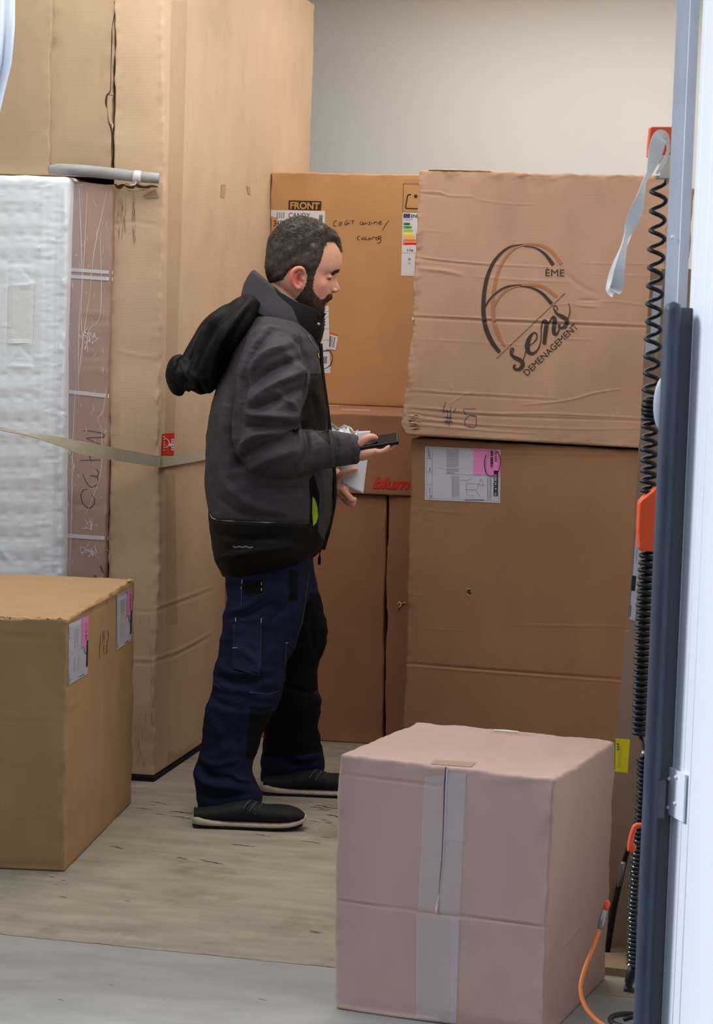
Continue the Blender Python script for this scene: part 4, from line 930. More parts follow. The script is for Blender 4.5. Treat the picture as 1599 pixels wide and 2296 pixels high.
# ---- head as a closed surface in its own profile coordinates
HC = np.array([672., 600.])
skull = [(762, 553), (765, 562), (767, 575), (767.5, 590), (765, 602), (761, 609), (755, 618), (755.5, 627), (759, 637), (763, 646), (761, 652.5), (755, 656), (745, 658), (743.5, 663), (743, 668), (739.5, 672), (734, 676), (735, 680), (731, 685), (724.5, 689), (724, 697), (717, 706), (704, 713), (686, 716), (668, 708), (652, 690), (638, 674), (620, 655), (606, 635), (600, 612), (598, 585), (601, 558), (610, 533), (627, 513), (646, 500), (672, 494), (700, 498), (724, 510), (743, 522), (754, 537)]
base = [(762, 553), (764, 566), (764, 580), (762, 594), (757, 604), (752, 612), (748, 620), (746, 628), (744, 637), (742, 646), (740, 653), (738, 658), (736, 662), (734, 666), (732, 670), (730, 674), (728, 678), (726, 682), (723, 687), (720, 691), (716, 698), (710, 705), (700, 711)]+skull[23:]
def rad_f(pts):
    P = catmull(np.array(pts+[pts[0]], float), 5)-HC; a = np.arctan2(P[:, 1], P[:, 0]); r = np.linalg.norm(P, axis=1); o = np.argsort(a); a, r = a[o], r[o]
    return lambda t: np.interp(t, np.concatenate([a-2*math.pi, a, a+2*math.pi]), np.concatenate([r, r, r]))
Ro, Rb = rad_f(skull), rad_f(base)
def sst(x): x = np.clip(x, 0, 1); return x*x*(3-2*x)
HW = .0765
def head_points(extra=None, nphi=200, nlam=90):
    """returns px (profile x,y) and lateral y in metres"""
    ph = np.linspace(-math.pi, math.pi, nphi, endpoint=False); la = np.linspace(-math.pi/2, math.pi/2, nlam)
    PH, LA = np.meshgrid(ph, la, indexing='ij'); p = 2.35
    cr_ = np.abs(np.cos(LA))**(2/p); sr = np.sign(np.sin(LA))*np.abs(np.sin(LA))**(2/p); y = HW*sr
    ro, rb = Ro(PH), Rb(PH); py = HC[1]+ro*np.sin(PH)
    wf = np.where(py < 612, .040, np.where(py < 658, .0085+.0065*np.clip((py-615)/40, 0, 1), np.where(py < 690, .024, .032)))
    R = rb+(ro-rb)*np.exp(-(y/wf)**2)
    if extra is not None: R = R+extra(PH, LA)
    X = HC[0]+R*cr_*np.cos(PH); Z = HC[1]+R*cr_*np.sin(PH)
    y = y*(1-.24*sst((X-700)/62))*(1-.16*sst((Z-640)/70))*(1-.10*sst((640-X)/50)*sst((Z-600)/50))
    # eye sockets and cheeks
    for cx_, cy_, yy, rx, amp in ((745, 620, .031, 11, -7.5), (728, 619, .043, 12, -4), (722, 640, .047, 15, 2.5), (740, 607, .026, 9, 1.5)):
        g = np.exp(-((X-cx_)/rx)**2-((Z-cy_)/(rx*.75))**2)*np.exp(-((np.abs(y)-yy)/.014)**2); X = X+g*amp*.8; y = y+np.sign(y)*g*amp*.0006
    return X.ravel(), Z.ravel(), y.ravel(), nphi, nlam
def to_world(X, Z, y): return np.array([at(a, b_, YM) for a, b_ in zip(X, Z)])+np.stack([y*0, y, y*0], 1)
def head_faces(nphi, nlam):
    return [(i*nlam+j, ((i+1) % nphi)*nlam+j, ((i+1) % nphi)*nlam+j+1, i*nlam+j+1) for i in range(nphi) for j in range(nlam-1)]
body = MB()
X, Z, y_, a_, b_ = head_points(); body.add(to_world(X, Z, y_), head_faces(a_, b_))
# eyelids, nose wings
for sgn in (-1, 1):
    body.ell(M(737.5, 621.5, sgn*.0290), (.0110, .0115, .0075), 16); body.ell(M(750.5, 651.5, sgn*.0105), (.0075, .006, .0055), 14)
    # ear: rim, lobe, inner fold, bowl
    e = sgn
    rim = [(682, 613, .074, 3.4), (680, 605, .080, 4), (672, 601, .085, 4.6), (663, 603, .088, 5), (656, 611, .089, 5), (654, 622, .088, 5), (656, 633, .085, 4.6), (661, 641, .081, 4.6), (667, 646, .078, 4.8), (672, 644, .075, 4.4), (674, 637, .074, 3.6)]
    limb(body, [(a, b2, e*c_, d_) for a, b2, c_, d_ in rim], 12, 5)
    limb(body, [(a, b2, e*c_, d_) for a, b2, c_, d_ in ((676, 612, .077, 2.6), (668, 612, .080, 3), (663, 620, .081, 3), (665, 631, .079, 3), (670, 636, .077, 3))], 10, 5)
    body.ell(M(667, 623, e*.070), (.017, .007, .028), 16)
    body.ell(M(679, 626, e*.074), (.004, .005, .006), 10)
# neck, trunk, arms, legs: one figure under the clothes
lofty(body, [(606, 600, 700, 640, .050), (602, 640, 690, 690, .056), (596, 680, 690, 725, .064), (575, 710, 690, 745, .10), (545, 770, 690, 780, .165), (520, 850, 700, 850, .185), (505, 960, 705, 960, .18), (505, 1080, 700, 1080, .17), (510, 1180, 690, 1180, .175), (520, 1260, 680, 1260, .175), (530, 1320, 670, 1320, .13)])
limb(body, [(612, 745, -.13, 40), (600, 830, -.20, 38), (600, 930, -.225, 34), (604, 1000, -.225, 30), (690, 1010, -.19, 27), (760, 1008, -.16, 21), (800, 1010, -.145, 17)], 20)
limb(body, [(612, 745, .13, 40), (604, 840, .20, 38), (610, 960, .21, 34), (630, 1020, .20, 30), (700, 1050, .14, 25), (745, 1062, .10, 18)], 20)
limb(body, [(600, 1260, -.09, 62), (585, 1400, -.12, 52), (560, 1520, -.15, 40), (515, 1640, -.17, 34), (495, 1750, -.185, 26), (490, 1800, -.19, 26)], 20)
limb(body, [(620, 1260, .09, 60), (650, 1400, .11, 50), (655, 1520, .14, 38), (650, 1620, .17, 32), (640, 1700, .20, 24), (635, 1735, .22, 24)], 20)
limb(body, [(470, 1812, -.19, 14), (540, 1822, -.19, 17), (620, 1828, -.19, 14), (660, 1832, -.19, 9)], 16); limb(body, [(612, 1745, .225, 14), (680, 1752, .225, 16), (760, 1758, .225, 12), (795, 1760, .225, 8)], 16)
# right hand round the phone: palm, five fingers
def finger(pts, r): limb(body, [(a, b2, c_, r*k_) for (a, b2, c_), k_ in zip(pts, (1.1, 1.0, .95, .8, .45))], 12, 4)
dh = -.145
for q in ((800, 1012, 0, 19), ): pass
Q = catmull(np.array([(792, 1010, 15, .026), (806, 1014, 19, .032), (822, 1014, 17, .038), (838, 1011, 12, .040), (848, 1009, 8, .038)]), 4)
body.loft([(M(q[0], q[1], dh), RT*0+UP*q[2]*PX*-1, np.array([0, q[3], 0]), 2.2) for q in Q], 20)
finger([(838, 1010, dh-.030), (850, 1013, dh-.032), (862, 1010, dh-.033), (870, 1003, dh-.033), (874, 998, dh-.032)], 6.2)
finger([(840, 1009, dh-.010), (856, 1010, dh-.011), (870, 1006, dh-.012), (881, 1000, dh-.012), (886, 996, dh-.012)], 6.4)
finger([(840, 1008, dh+.011), (856, 1009, dh+.011), (870, 1005, dh+.011), (880, 1000, dh+.011), (886, 997, dh+.011)], 6.2)
finger([(838, 1008, dh+.032), (852, 1008, dh+.033), (864, 1004, dh+.033), (873, 1000, dh+.033), (879, 998, dh+.033)], 5.8)
finger([(803, 1003, dh-.018), (814, 988, dh-.024), (826, 981, dh-.022), (838, 980, dh-.016), (847, 984, dh-.012)], 9.0)
# left hand below, holding the paper
dl = .07
Q = catmull(np.array([(742, 1058, 17, .022), (750, 1068, 20, .028), (760, 1084, 21, .034), (768, 1102, 17, .034), (774, 1112, 10, .030)]), 4)
body.loft([(M(q[0], q[1], dl), (RT*.85+UP*.5)*q[2]*PX, np.array([0, q[3], 0]), 2.2) for q in Q], 20)
finger([(768, 1096, dl-.030), (779, 1110, dl-.034), (788, 1120, dl-.036), (794, 1121, dl-.035), (797, 1115, dl-.032)], 8.2)
finger([(766, 1102, dl-.010), (776, 1118, dl-.012), (785, 1128, dl-.014), (792, 1129, dl-.014), (796, 1122, dl-.014)], 8.4)
finger([(763, 1102, dl+.012), (772, 1117, dl+.012), (781, 1127, dl+.012), (788, 1126, dl+.012), (792, 1118, dl+.010)], 8.0)
finger([(761, 1098, dl+.032), (770, 1112, dl+.034), (778, 1119, dl+.034), (785, 1117, dl+.034), (788, 1110, dl+.030)], 7.4)
finger([(754, 1074, dl-.025), (768, 1063, dl-.045), (781, 1056, dl-.054), (793, 1052, dl-.058), (803, 1053, dl-.058)], 8.4)
BV, BF = remesh(body, .0028, 2, .4)
bp = proj(BV); lat = BV[:, 1]-YM
col = np.tile(np.array(lin((208, 152, 130))), (len(BV), 1))
def blend(c, g): 
    global col
    g = np.clip(g, 0, 1)[:, None]; col = col*(1-g)+np.array(lin(c))*g
ishead = (bp[:, 1] < 730)
# profile coordinates of head points (undo the lateral shift of perspective)
hp = proj(BV-np.stack([lat*0, lat, lat*0], 1))
blend((222, 138, 118), ishead*np.exp(-((hp[:, 0]-716)/18)**2-((hp[:, 1]-642)/16)**2)*.5)
blend((214, 112, 96), ishead*(np.abs(lat) > .073)*np.exp(-((hp[:, 0]-664)/17)**2-((hp[:, 1]-622)/27)**2)*1.1)
blend((120, 52, 44), ishead*(np.abs(lat) > .066)*np.exp(-((hp[:, 0]-671)/5)**2-((hp[:, 1]-625)/9)**2)*.9)
blend((178, 96, 84), ishead*np.exp(-((hp[:, 0]-731)/5)**2-((hp[:, 1]-681)/4)**2)*(np.abs(lat) < .03)*.8)
blend((120, 74, 60), ishead*np.exp(-((hp[:, 0]-741)/7)**2-((hp[:, 1]-625)/2.2)**2)*(np.abs(lat) > .02)*.8)
blend((60, 36, 30), ishead*np.exp(-((hp[:, 0]-741)/8)**2-((hp[:, 1]-626.5)/1.3)**2)*(np.abs(lat) > .02)*.9)
blend((92, 44, 36), ishead*np.exp(-((hp[:, 0]-752)/4)**2-((hp[:, 1]-656.5)/1.8)**2)*.7)
hairP = [(790, 540), (773, 560), (764, 566), (760, 556), (752, 545), (742, 540), (734, 545), (728, 553), (726, 568), (719, 590), (711, 604), (706, 618), (704, 630), (690, 630), (689, 616), (684, 604), (676, 598), (662, 598), (652, 604), (645, 614), (636, 627), (618, 633), (600, 636), (560, 632), (560, 450), (790, 450)]
beardP = [(704, 626), (703, 645), (706, 656), (713, 664), (720, 671), (727, 670), (733, 664), (738, 658), (750, 657), (750, 670), (739, 674), (730, 677), (727, 682), (732, 688), (745, 690), (735, 730), (680, 730), (660, 712), (655, 690), (664, 671), (676, 655), (686, 640), (690, 626)]
inh = inpoly(hp, hairP) & ishead & (np.abs(lat) < .0745); inb = inpoly(hp, beardP) & ishead
blend((58, 46, 38), inh*.95); blend((96, 68, 54), inb*.8)
m_skin = mat('skin', (205, 150, 128), rough=.5, attr='Col', var=.05, vscale=40, sss=.12, spec=.35, bump=.15, bscale=500)
man = mk('person', BV, BF, m_skin, cols=col)
tag(man, 'bearded man in charcoal hooded jacket and navy work trousers, standing sideways, holding a phone', 'person')
# ---- hair
m_hair = mat('dark_brown_hair', (62, 50, 40), rough=.55, var=.35, vscale=60, spec=.4)
m_beard = mat('brown_beard', (56, 38, 28), rough=.6, var=.35, vscale=80, spec=.3)
HV = to_world(X, Z, y_); HF = head_faces(a_, b_); HN = normals(HV, HF)
if (HN*(HV-M(672, 600))).sum(1).mean() < 0: HN = -HN
hpx = np.stack([X, Z], 1)
def edge_w(P, poly, soft):
    d, _ = polydist(P, np.array(poly+[poly[0]], float)); return np.where(inpoly(P, poly), np.clip(d/soft, 0, 1), 0)
hm = edge_w(hpx, hairP, 9); hm = np.where(np.abs(y_) > HW*.5, hm, edge_w(hpx, hairP, 7))
thick = (.0052+.0062*sst((560-Z)/60)+.002*sst((X-735)/25))*hm**.6
bump_ = noise3(HV, 70, 3)*.0010+noise3(HV, 160, 4)*.0005
CV = HV+HN*(thick+bump_*hm-.0006)[:, None]
keep = [f for f in HF if min(hm[list(f)]) > 0.01]
used = sorted({i for f in keep for i in f}); mp_ = {v: i for i, v in enumerate(used)}
hairmb = MB(); hairmb.add(CV[used], [tuple(mp_[i] for i in f) for f in keep])
def strands(mb, roots, nrm, flow, n, ln, wd, seed, lift=.5):
    r = np.random.RandomState(seed); k = len(roots); idx = r.randint(0, k, n); V = []; Fc = []; c = 0
    for i in idx:
        p = roots[i]+r.normal(size=3)*.0009; nn = nrm[i]; f = flow(i)+r.normal(size=3)*.28; f -= nn*(f@nn); f /= np.linalg.norm(f)+1e-9
        L_ = ln(i)*r.uniform(.6, 1.25); d = nn*lift+f; d /= np.linalg.norm(d); s_ = np.cross(d, nn); s_ /= np.linalg.norm(s_)+1e-9
        pts = [p, p+d*L_*.4, p+(d*.6+f*.4)*L_*.75, p+(d*.35+f*.65-nn*.1)*L_]; w_ = wd*r.uniform(.7, 1.3)
        for q, ww in zip(pts, (1, .9, .6, .12)): V += [q-s_*w_*ww, q+s_*w_*ww, q+nn*w_*ww*.9]
        for g in range(3):
            for e2 in range(3): Fc.append((c+g*3+e2, c+g*3+(e2+1) % 3, c+g*3+3+(e2+1) % 3, c+g*3+3+e2))
        c += 12
    mb.add(V, Fc)
sel = np.where(hm > .05)[0]; RX, RZ = np.array([1., 0, -.05]), np.array([0, 0, -1.])
def flow_h(i_):
    i = sel[i_]; t = sst((575-Z[i])/50); back = sst((640-X[i])/30); return RX*(t*1.0+(1-t)*.15)*(1-back*.8)+RZ*((1-t)*1.0+.15)+np.array([0, np.sign(y_[i])*.15*t, 0])
strands(hairmb, CV[sel]-HN[sel]*.001, HN[sel], flow_h, 15000, lambda i_: .005+.009*sst((575-Z[sel[i_]])/60), .00042, 21, .38)
hairmb.build('hair', m_hair, parent=man, fix=False)
bm_ = edge_w(hpx, beardP, 5); selb = np.where((bm_ > .02))[0]
def flow_b(i_): i = selb[i_]; t = sst((X[i]-700)/40); return RZ*1.0+RX*(.25+.2*t)
bmb = MB(); strands(bmb, HV[selb]-HN[selb]*.0008, HN[selb], flow_b, 9000, lambda i_: .0045+.0055*sst((Z[selb[i_]]-640)/50), .00036, 22, .55)
CV2 = HV+HN*((.0022+.004*sst((Z-650)/40))*bm_**.7+noise3(HV, 150, 9)*.0006-.0007)[:, None]
keep = [f for f in HF if min(bm_[list(f)]) > .18]; used = sorted({i for f in keep for i in f}); mp_ = {v: i for i, v in enumerate(used)}
bmb.add(CV2[used], [tuple(mp_[i] for i in f) for f in keep]); bmb.build('beard', m_beard, parent=man, fix=False)
ebm = MB()
br_poly = [(744, 613), (752, 607), (764, 603), (768, 607), (760, 611), (748, 617)]
sele = np.where(inpoly(hpx, br_poly) & (np.abs(y_) > .008) & (np.abs(y_) < .05))[0]
if len(sele): strands(ebm, HV[sele], HN[sele], lambda i_: np.array([-.6, np.sign(y_[sele[i_]])*.9, -.1]), 700, lambda i_: .007, .0004, 23, .3)
ebm.build('eyebrow', m_beard, parent=man, fix=False)

# ---- jacket
m_jack = mat('charcoal_shell', (64, 61, 64), rough=.62, var=.10, vscale=22, bump=.25, bscale=900, spec=.35)
m_jblk = mat('black_shell', (9, 9, 10), rough=.6, var=.2, vscale=30, bump=.2, bscale=900, spec=.2)
m_pipe = mat('reflective_piping', (170, 172, 178), rough=.3)
m_lime = mat('lime_lining', (150, 178, 40), rough=.6)
jk = MB()
lofty(jk, [(585, 676, 690, 712, .075), (562, 700, 706, 740, .125), (540, 740, 714, 768, .178), (518, 795, 717, 800, .212), (494, 855, 724, 850, .225), (472, 925, 735, 925, .232), (465, 1000, 742, 1000, .235), (464, 1080, 751, 1075, .235), (467, 1150, 748, 1140, .23), (475, 1200, 733, 1195, .225), (482, 1245, 722, 1226, .22), (500, 1288, 712, 1238, .20)], 56)
limb(jk, [(622, 752, -.125, 56), (612, 790, -.175, 66), (604, 850, -.205, 72), (600, 920, -.225, 73), (600, 985, -.23, 72), (640, 1018, -.225, 56), (700, 1012, -.195, 46), (755, 1008, -.165, 40), (795, 1008, -.148, 34), (803, 1008, -.145, 33)], 32, flat=.78)
limb(jk, [(622, 752, .125, 56), (612, 800, .175, 64), (606, 870, .205, 68), (610, 960, .22, 64), (640, 1020, .21, 50), (700, 1050, .15, 38), (738, 1062, .11, 30), (746, 1064, .105, 28)], 28)
JV, JF = remesh(jk, .0042, 3, .5)
JS = [([(612, 742), (575, 785), (553, 840), (543, 900), (536, 970)], -.009, 7), ([(600, 735), (560, 790), (540, 850)], .005, 12),
      ([(552, 842), (592, 795), (648, 772)], .012, 11), ([(560, 868), (610, 830), (672, 806)], -.010, 10), ([(565, 895), (622, 858), (672, 836)], .011, 11), ([(560, 925), (615, 900), (680, 870)], -.009, 10),
      ([(545, 925), (600, 932), (668, 938)], .009, 9), ([(548, 955), (600, 962), (660, 958)], -.008, 8), ([(530, 1012), (568, 978), (628, 964)], .010, 10), ([(528, 1045), (575, 1010), (640, 985)], -.008, 10), ([(545, 1060), (600, 1030), (660, 1010)], .008, 11),
      ([(683, 962), (692, 1004), (680, 1048)], -.009, 6), ([(668, 962), (674, 1000), (664, 1040)], .006, 8), ([(715, 968), (724, 1000), (716, 1046)], .004, 8), ([(748, 970), (758, 1000), (752, 1042)], -.007, 5), ([(786, 974), (793, 1008), (788, 1040)], -.004, 4), ([(620, 880), (655, 905), (668, 940)], .006, 8), ([(640, 790), (672, 830), (690, 880)], .008, 10), ([(700, 880), (715, 930), (720, 980)], -.006, 8),
      ([(560, 745), (620, 735), (680, 760)], .004, 8), ([(500, 880), (505, 960), (520, 1060)], .007, 12), ([(524, 900), (526, 980), (545, 1070)], -.009, 10), ([(480, 940), (478, 1040), (486, 1140)], -.004, 10), ([(560, 1085), (620, 1100), (690, 1095)], -.006, 10), ([(500, 1080), (560, 1130), (640, 1150)], .006, 12), ([(490, 1120), (550, 1155), (620, 1160)], -.004, 8),
      ([(718, 1060), (722, 1120), (712, 1190)], .006, 7), ([(702, 1070), (704, 1130), (698, 1185)], -.010, 6), ([(480, 1200), (560, 1210), (650, 1205)], -.003, 8), ([(490, 1250), (560, 1240), (650, 1225)], .004, 8), ([(471, 1152), (480, 1163), (500, 1168), (645, 1173), (700, 1172)], -.004, 3),
      ([(640, 740), (672, 770), (700, 840)], -.006, 6), ([(728, 860), (738, 960), (746, 1050)], .004, 5)]
JV = JV+normals(JV, JF)*(noise3(JV, 12, 31)*.0034+noise3(JV*np.array([1, 1, 1.8]), 26, 32)*.0010+noise3(JV*np.array([1, 1, 2.2]), 75, 33)*.0003)[:, None]
JV = sculpt(JV, JF, [(a, b*1.65, c) for a, b, c in JS])
m_two = two_tone('charcoal_and_black_shell', (60, 57, 62), (6, 6, 7), rough=.52)
jcol = sdist(proj(JV), [[(400, 1050), (455, 1130), (472, 1155), (490, 1166), (645, 1173), (700, 1174), (722, 1205), (760, 1245), (760, 1400), (400, 1400)],
    [(696, 838), (722, 836), (735, 925), (741, 985), (742, 1000), (704, 965), (676, 962), (672, 930), (690, 885)], [(692, 1080), (704, 1062), (717, 1110), (713, 1192), (692, 1188), (697, 1130)]])
jacket = mk('jacket', JV, JF, m_two, parent=man, cols=jcol)
js = Surf(JV, JF, jacket)
d = Decal(js); d.stroke([(472, 1152), (476, 1160), (486, 1165), (510, 1168), (580, 1171), (645, 1173)], [1.5, 2.2, 2.2, 2, 1.8, 1], m_pipe, .0015); d.build('piping')
d = Decal(js); d.stroke([(523, 1225), (530, 1227), (537, 1225), (544, 1227), (552, 1225), (560, 1228), (568, 1226)], 3.6, mat('faded_print', (120, 120, 124), rough=.7, alpha=.8), .0015); d.stroke([(500, 792), (504, 786), (510, 788), (508, 795)], 2.5, MATS['faded_print'], .0015); d.build('printed_logo')
d = Decal(js); P = [(701, 1112), (707, 1120), (712, 1138), (713, 1158), (709, 1172), (702, 1180), (700, 1150)]; d.raw([(706, 1146)]+P, [(0, 1+i, 1+(i+1) % 7) for i in range(7)], m_lime, .002); d.stroke([(711, 792), (714, 803)], 2.2, m_lime, .003); d.build('pocket_lining', label='lime green pocket lining')
# front zip edge with its pull
b = MB(); zp = [(718, 770), (722, 835), (734, 925), (741, 985), (748, 1050), (749, 1120), (738, 1180), (724, 1232)]
b.tube(catmull([M(x, y, 0) for x, y in zp], 6), .0075, 10); b.build('zip', m_jblk, parent=jacket)
b = MB(); b.tube([M(722, 1228, -.005), M(717, 1240, -.005), M(717, 1246, -.005)], .0018, 8); b.tube([M(717, 1246, -.005), M(716.5, 1254, -.005), M(716, 1266, -.005)], [.003, .0048, .004], 10, flat=.5); b.build('zip_pull', m_jblk, parent=jacket)
# collar
def collar_ring(xl, yl, xr, yr, ry, sag, dz=0, n=64):
    a, b2 = M(xl, yl), M(xr, yr); c = (a+b2)/2; h = (b2-a)/2; out = []
    for k_ in range(n):
        t = 2*math.pi*k_/n; st = math.sin(t); out.append(c+h*math.cos(t)+np.array([0, ry*math.copysign(abs(st)**.85, st), -sag*PX*st*st]))
    return out
rings = [collar_ring(540, 676, 716, 772, .112, 4), collar_ring(544, 660, 722, 758, .110, 5), collar_ring(551, 640, 727, 740, .104, 7), collar_ring(560, 622, 727, 718, .096, 8), collar_ring(566, 611, 724, 703, .090, 9), collar_ring(570, 608, 721, 700, .087, 9),
         collar_ring(574, 611, 717, 703, .083, 9), collar_ring(576, 628, 712, 718, .082, 9), collar_ring(574, 660, 705, 740, .085, 6)]
R2 = []
for i in range(len(rings)-1):
    A_, B_ = np.array(rings[i]), np.array(rings[i+1])
    for t in (0, .25, .5, .75): R2.append(A_*(1-t)+B_*t)
R2.append(np.array(rings[-1])); CVx = np.vstack(R2); CF = grid_faces(len(R2), 64, 0, True)
CN = normals(CVx, CF)
CVx = CVx+CN*(noise3(CVx, 30, 41)*.0016)[:, None]
CVx = sculpt(CVx, CF, [([(548, 655), (585, 690), (640, 722), (690, 742)], -.006, 4), ([(560, 640), (610, 672), (660, 700), (700, 722)], .003, 5), ([(598, 655), (640, 690), (672, 702)], -.006, 4), ([(600, 664), (645, 700), (680, 712)], .005, 5), ([(640, 700), (680, 722)], -.004, 4)], near=True)
cs_ = sdist(proj(CVx), [[(612, 640), (622, 662), (655, 690), (668, 722), (700, 772), (750, 800), (750, 690), (700, 690), (650, 655)]]); cs_[64*22:, :3] = 1; cs_[:64*19, :3] *= 1
collar = mk('collar', CVx, CF, m_two, parent=jacket, cols=cs_)
so = collar.modifiers.new('s', 'SOLIDIFY'); so.thickness = .003; so.offset = -1
b = MB(); rr_ = collar_ring(569, 608, 722, 700.5, .0885, 9); b.tube(rr_[10:56], .0013, 6); b.build('collar_piping', mat('grey_piping', (110, 112, 118), rough=.4), parent=jacket)
b = MB(); b.tube([M(714, 727, -.060), M(714.5, 727, -.066)], [.0045, .0045], 16, up=(0, 0, 1)); b.ell(M(714, 727, -.064), (.0048, .003, .0048), 16); b.build('snap_button', m_steelb if 'm_steelb' in globals() else mat('snap_metal', (170, 165, 150), rough=.3, metal=.8), parent=jacket)
b = MB(); V_ = [(700, 704), (722, 702), (724, 715), (721, 738), (706, 738), (692, 726)]; f_ = [M(x, y, -.058) for x, y in V_]; k2 = [M(x, y, .02) for x, y in V_]; n = len(V_)
b.add(f_+k2, [tuple(range(n)), tuple(range(2*n-1, n-1, -1))]+[(i, (i+1) % n, n+(i+1) % n, n+i) for i in range(n)]); o = b.build('chin_flap', m_jblk, parent=jacket, smooth=False); q = o.modifiers.new('b', 'BEVEL'); q.width = .006; q.segments = 4
b = MB(); b.tube([M(720, 700, -.05), M(728, 704, -.052), M(724, 712, -.055)], [.003, .005, .003], 8); b.tube(catmull([M(703, 736, -.064), M(704, 750, -.066), M(702, 762, -.067)], 5), .0018, 8); b.build('drawcord', m_jblk, parent=jacket)
b = MB(); b.tube(catmull([js.hit(x, y)[0]-fwd*.003 if js.hit(x, y)[0] is not None else M(x, y, -.1) for x, y in ((692, 752), (700, 768), (712, 784), (716, 792))], 5), .002, 6); b.build('zip_teeth', mat('grey_zip', (120, 122, 126), rough=.4), parent=jacket)
# hood
hd = MB()
for dy_, k_ in ((-.085, .82), (-.03, 1.0), (.03, 1.0), (.085, .82)):
    limb(hd, [(568, 672, dy_*1.0, 22*k_), (540, 705, dy_*1.15, 36*k_), (508, 742, dy_*1.2, 46*k_), (478, 790, dy_*1.1, 50*k_), (452, 838, dy_*.9, 50*k_), (430, 850, dy_*.7, 40*k_)], 24)
limb(hd, [(440, 845, -.06, 36), (414, 834, -.05, 31), (400, 834, -.03, 22)], 20); limb(hd, [(440, 845, .06, 36), (414, 834, .05, 31), (400, 834, .03, 22)], 20)
limb(hd, [(415, 806, -.06, 14), (396, 822, -.06, 14), (388, 842, -.055, 13), (396, 860, -.05, 13), (412, 872, -.045, 14)], 16); limb(hd, [(415, 806, .06, 14), (396, 822, .06, 14), (388, 842, .055, 13), (396, 860, .05, 13), (412, 872, .045, 14)], 16); limb(hd, [(398, 830, -.06, 17), (393, 834, 0, 18), (398, 830, .06, 17)], 16)
HV2, HF2 = remesh(hd, .0042, 3, .5)
HV2 = HV2+normals(HV2, HF2)*(noise3(HV2, 16, 51)*.005+noise3(HV2, 40, 52)*.0022*(1+2.2*np.exp(-((proj(HV2)[:, 0]-398)/22)**2)))[:, None]
HV2 = sculpt(HV2, HF2, [([(558, 678), (515, 735), (480, 800), (470, 880)], .011, 7), ([(545, 672), (495, 715), (462, 770), (440, 830)], -.012, 8), ([(530, 668), (480, 712), (446, 765), (430, 800)], .009, 7), ([(500, 735), (478, 775), (468, 800)], .006, 9), ([(555, 700), (520, 770), (500, 850)], -.010, 8), ([(440, 790), (425, 815), (415, 860)], -.010, 6),
      ([(410, 800), (400, 812), (404, 830)], -.006, 4), ([(396, 815), (388, 830), (392, 850)], .005, 4), ([(408, 840), (412, 856), (430, 866)], -.007, 4), ([(398, 850), (410, 872), (440, 888)], .005, 5), ([(445, 850), (452, 870), (462, 890)], -.006, 6), ([(420, 830), (440, 850), (470, 850)], .006, 7)])
hood = mk('hood', HV2, HF2, m_jblk, parent=jacket)

# ---- trousers
m_tr = mat('navy_twill', (27, 31, 56), rough=.85, var=.14, vscale=14, bump=.3, bscale=700, spec=.2)
m_trd = mat('dark_navy_panel', (20, 21, 30), rough=.85, bump=.25, bscale=700, spec=.2)
m_st = mat('pale_stitching', (150, 140, 120), rough=.8)
tr_ = MB()
lofty(tr_, [(512, 1215, 704, 1215, .185), (506, 1262, 702, 1255, .19), (505, 1310, 700, 1300, .17), (520, 1360, 690, 1350, .12)], 48)
lofty(tr_, [(506, 1240, 700, 1240, .095, -.09), (507, 1330, 692, 1325, .10, -.095), (502, 1385, 682, 1375, .10, -.105), (498, 1440, 668, 1428, .098, -.115), (480, 1495, 648, 1482, .094, -.13), (475, 1545, 632, 1535, .09, -.145), (463, 1588, 622, 1584, .088, -.155), (458, 1612, 606, 1608, .08, -.16), (453, 1640, 596, 1636, .076, -.165), (447, 1690, 582, 1680, .072, -.175), (432, 1738, 570, 1724, .072, -.182), (438, 1768, 575, 1752, .074, -.19), (441, 1800, 588, 1778, .070, -.193), (444, 1816, 586, 1796, .066, -.195), (446, 1826, 582, 1806, .068, -.195)], 40)
lofty(tr_, [(560, 1240, 702, 1240, .095, .09), (575, 1320, 712, 1312, .10, .095), (590, 1385, 726, 1375, .10, .105), (600, 1445, 732, 1440, .096, .12), (600, 1490, 716, 1482, .09, .135), (596, 1535, 708, 1535, .086, .15), (594, 1575, 720, 1570, .084, .165), (592, 1620, 716, 1618, .076, .185), (588, 1670, 716, 1666, .072, .20), (586, 1705, 724, 1698, .072, .21), (588, 1738, 722, 1722, .068, .22), (592, 1753, 712, 1738, .062, .222)], 40)
TV, TF = remesh(tr_, .0042, 3, .5)
TV = TV+normals(TV, TF)*(noise3(TV*np.array([1, 1, 1.6]), 20, 61)*.0028+noise3(TV*np.array([1, 1, 2]), 50, 62)*.0013)[:, None]
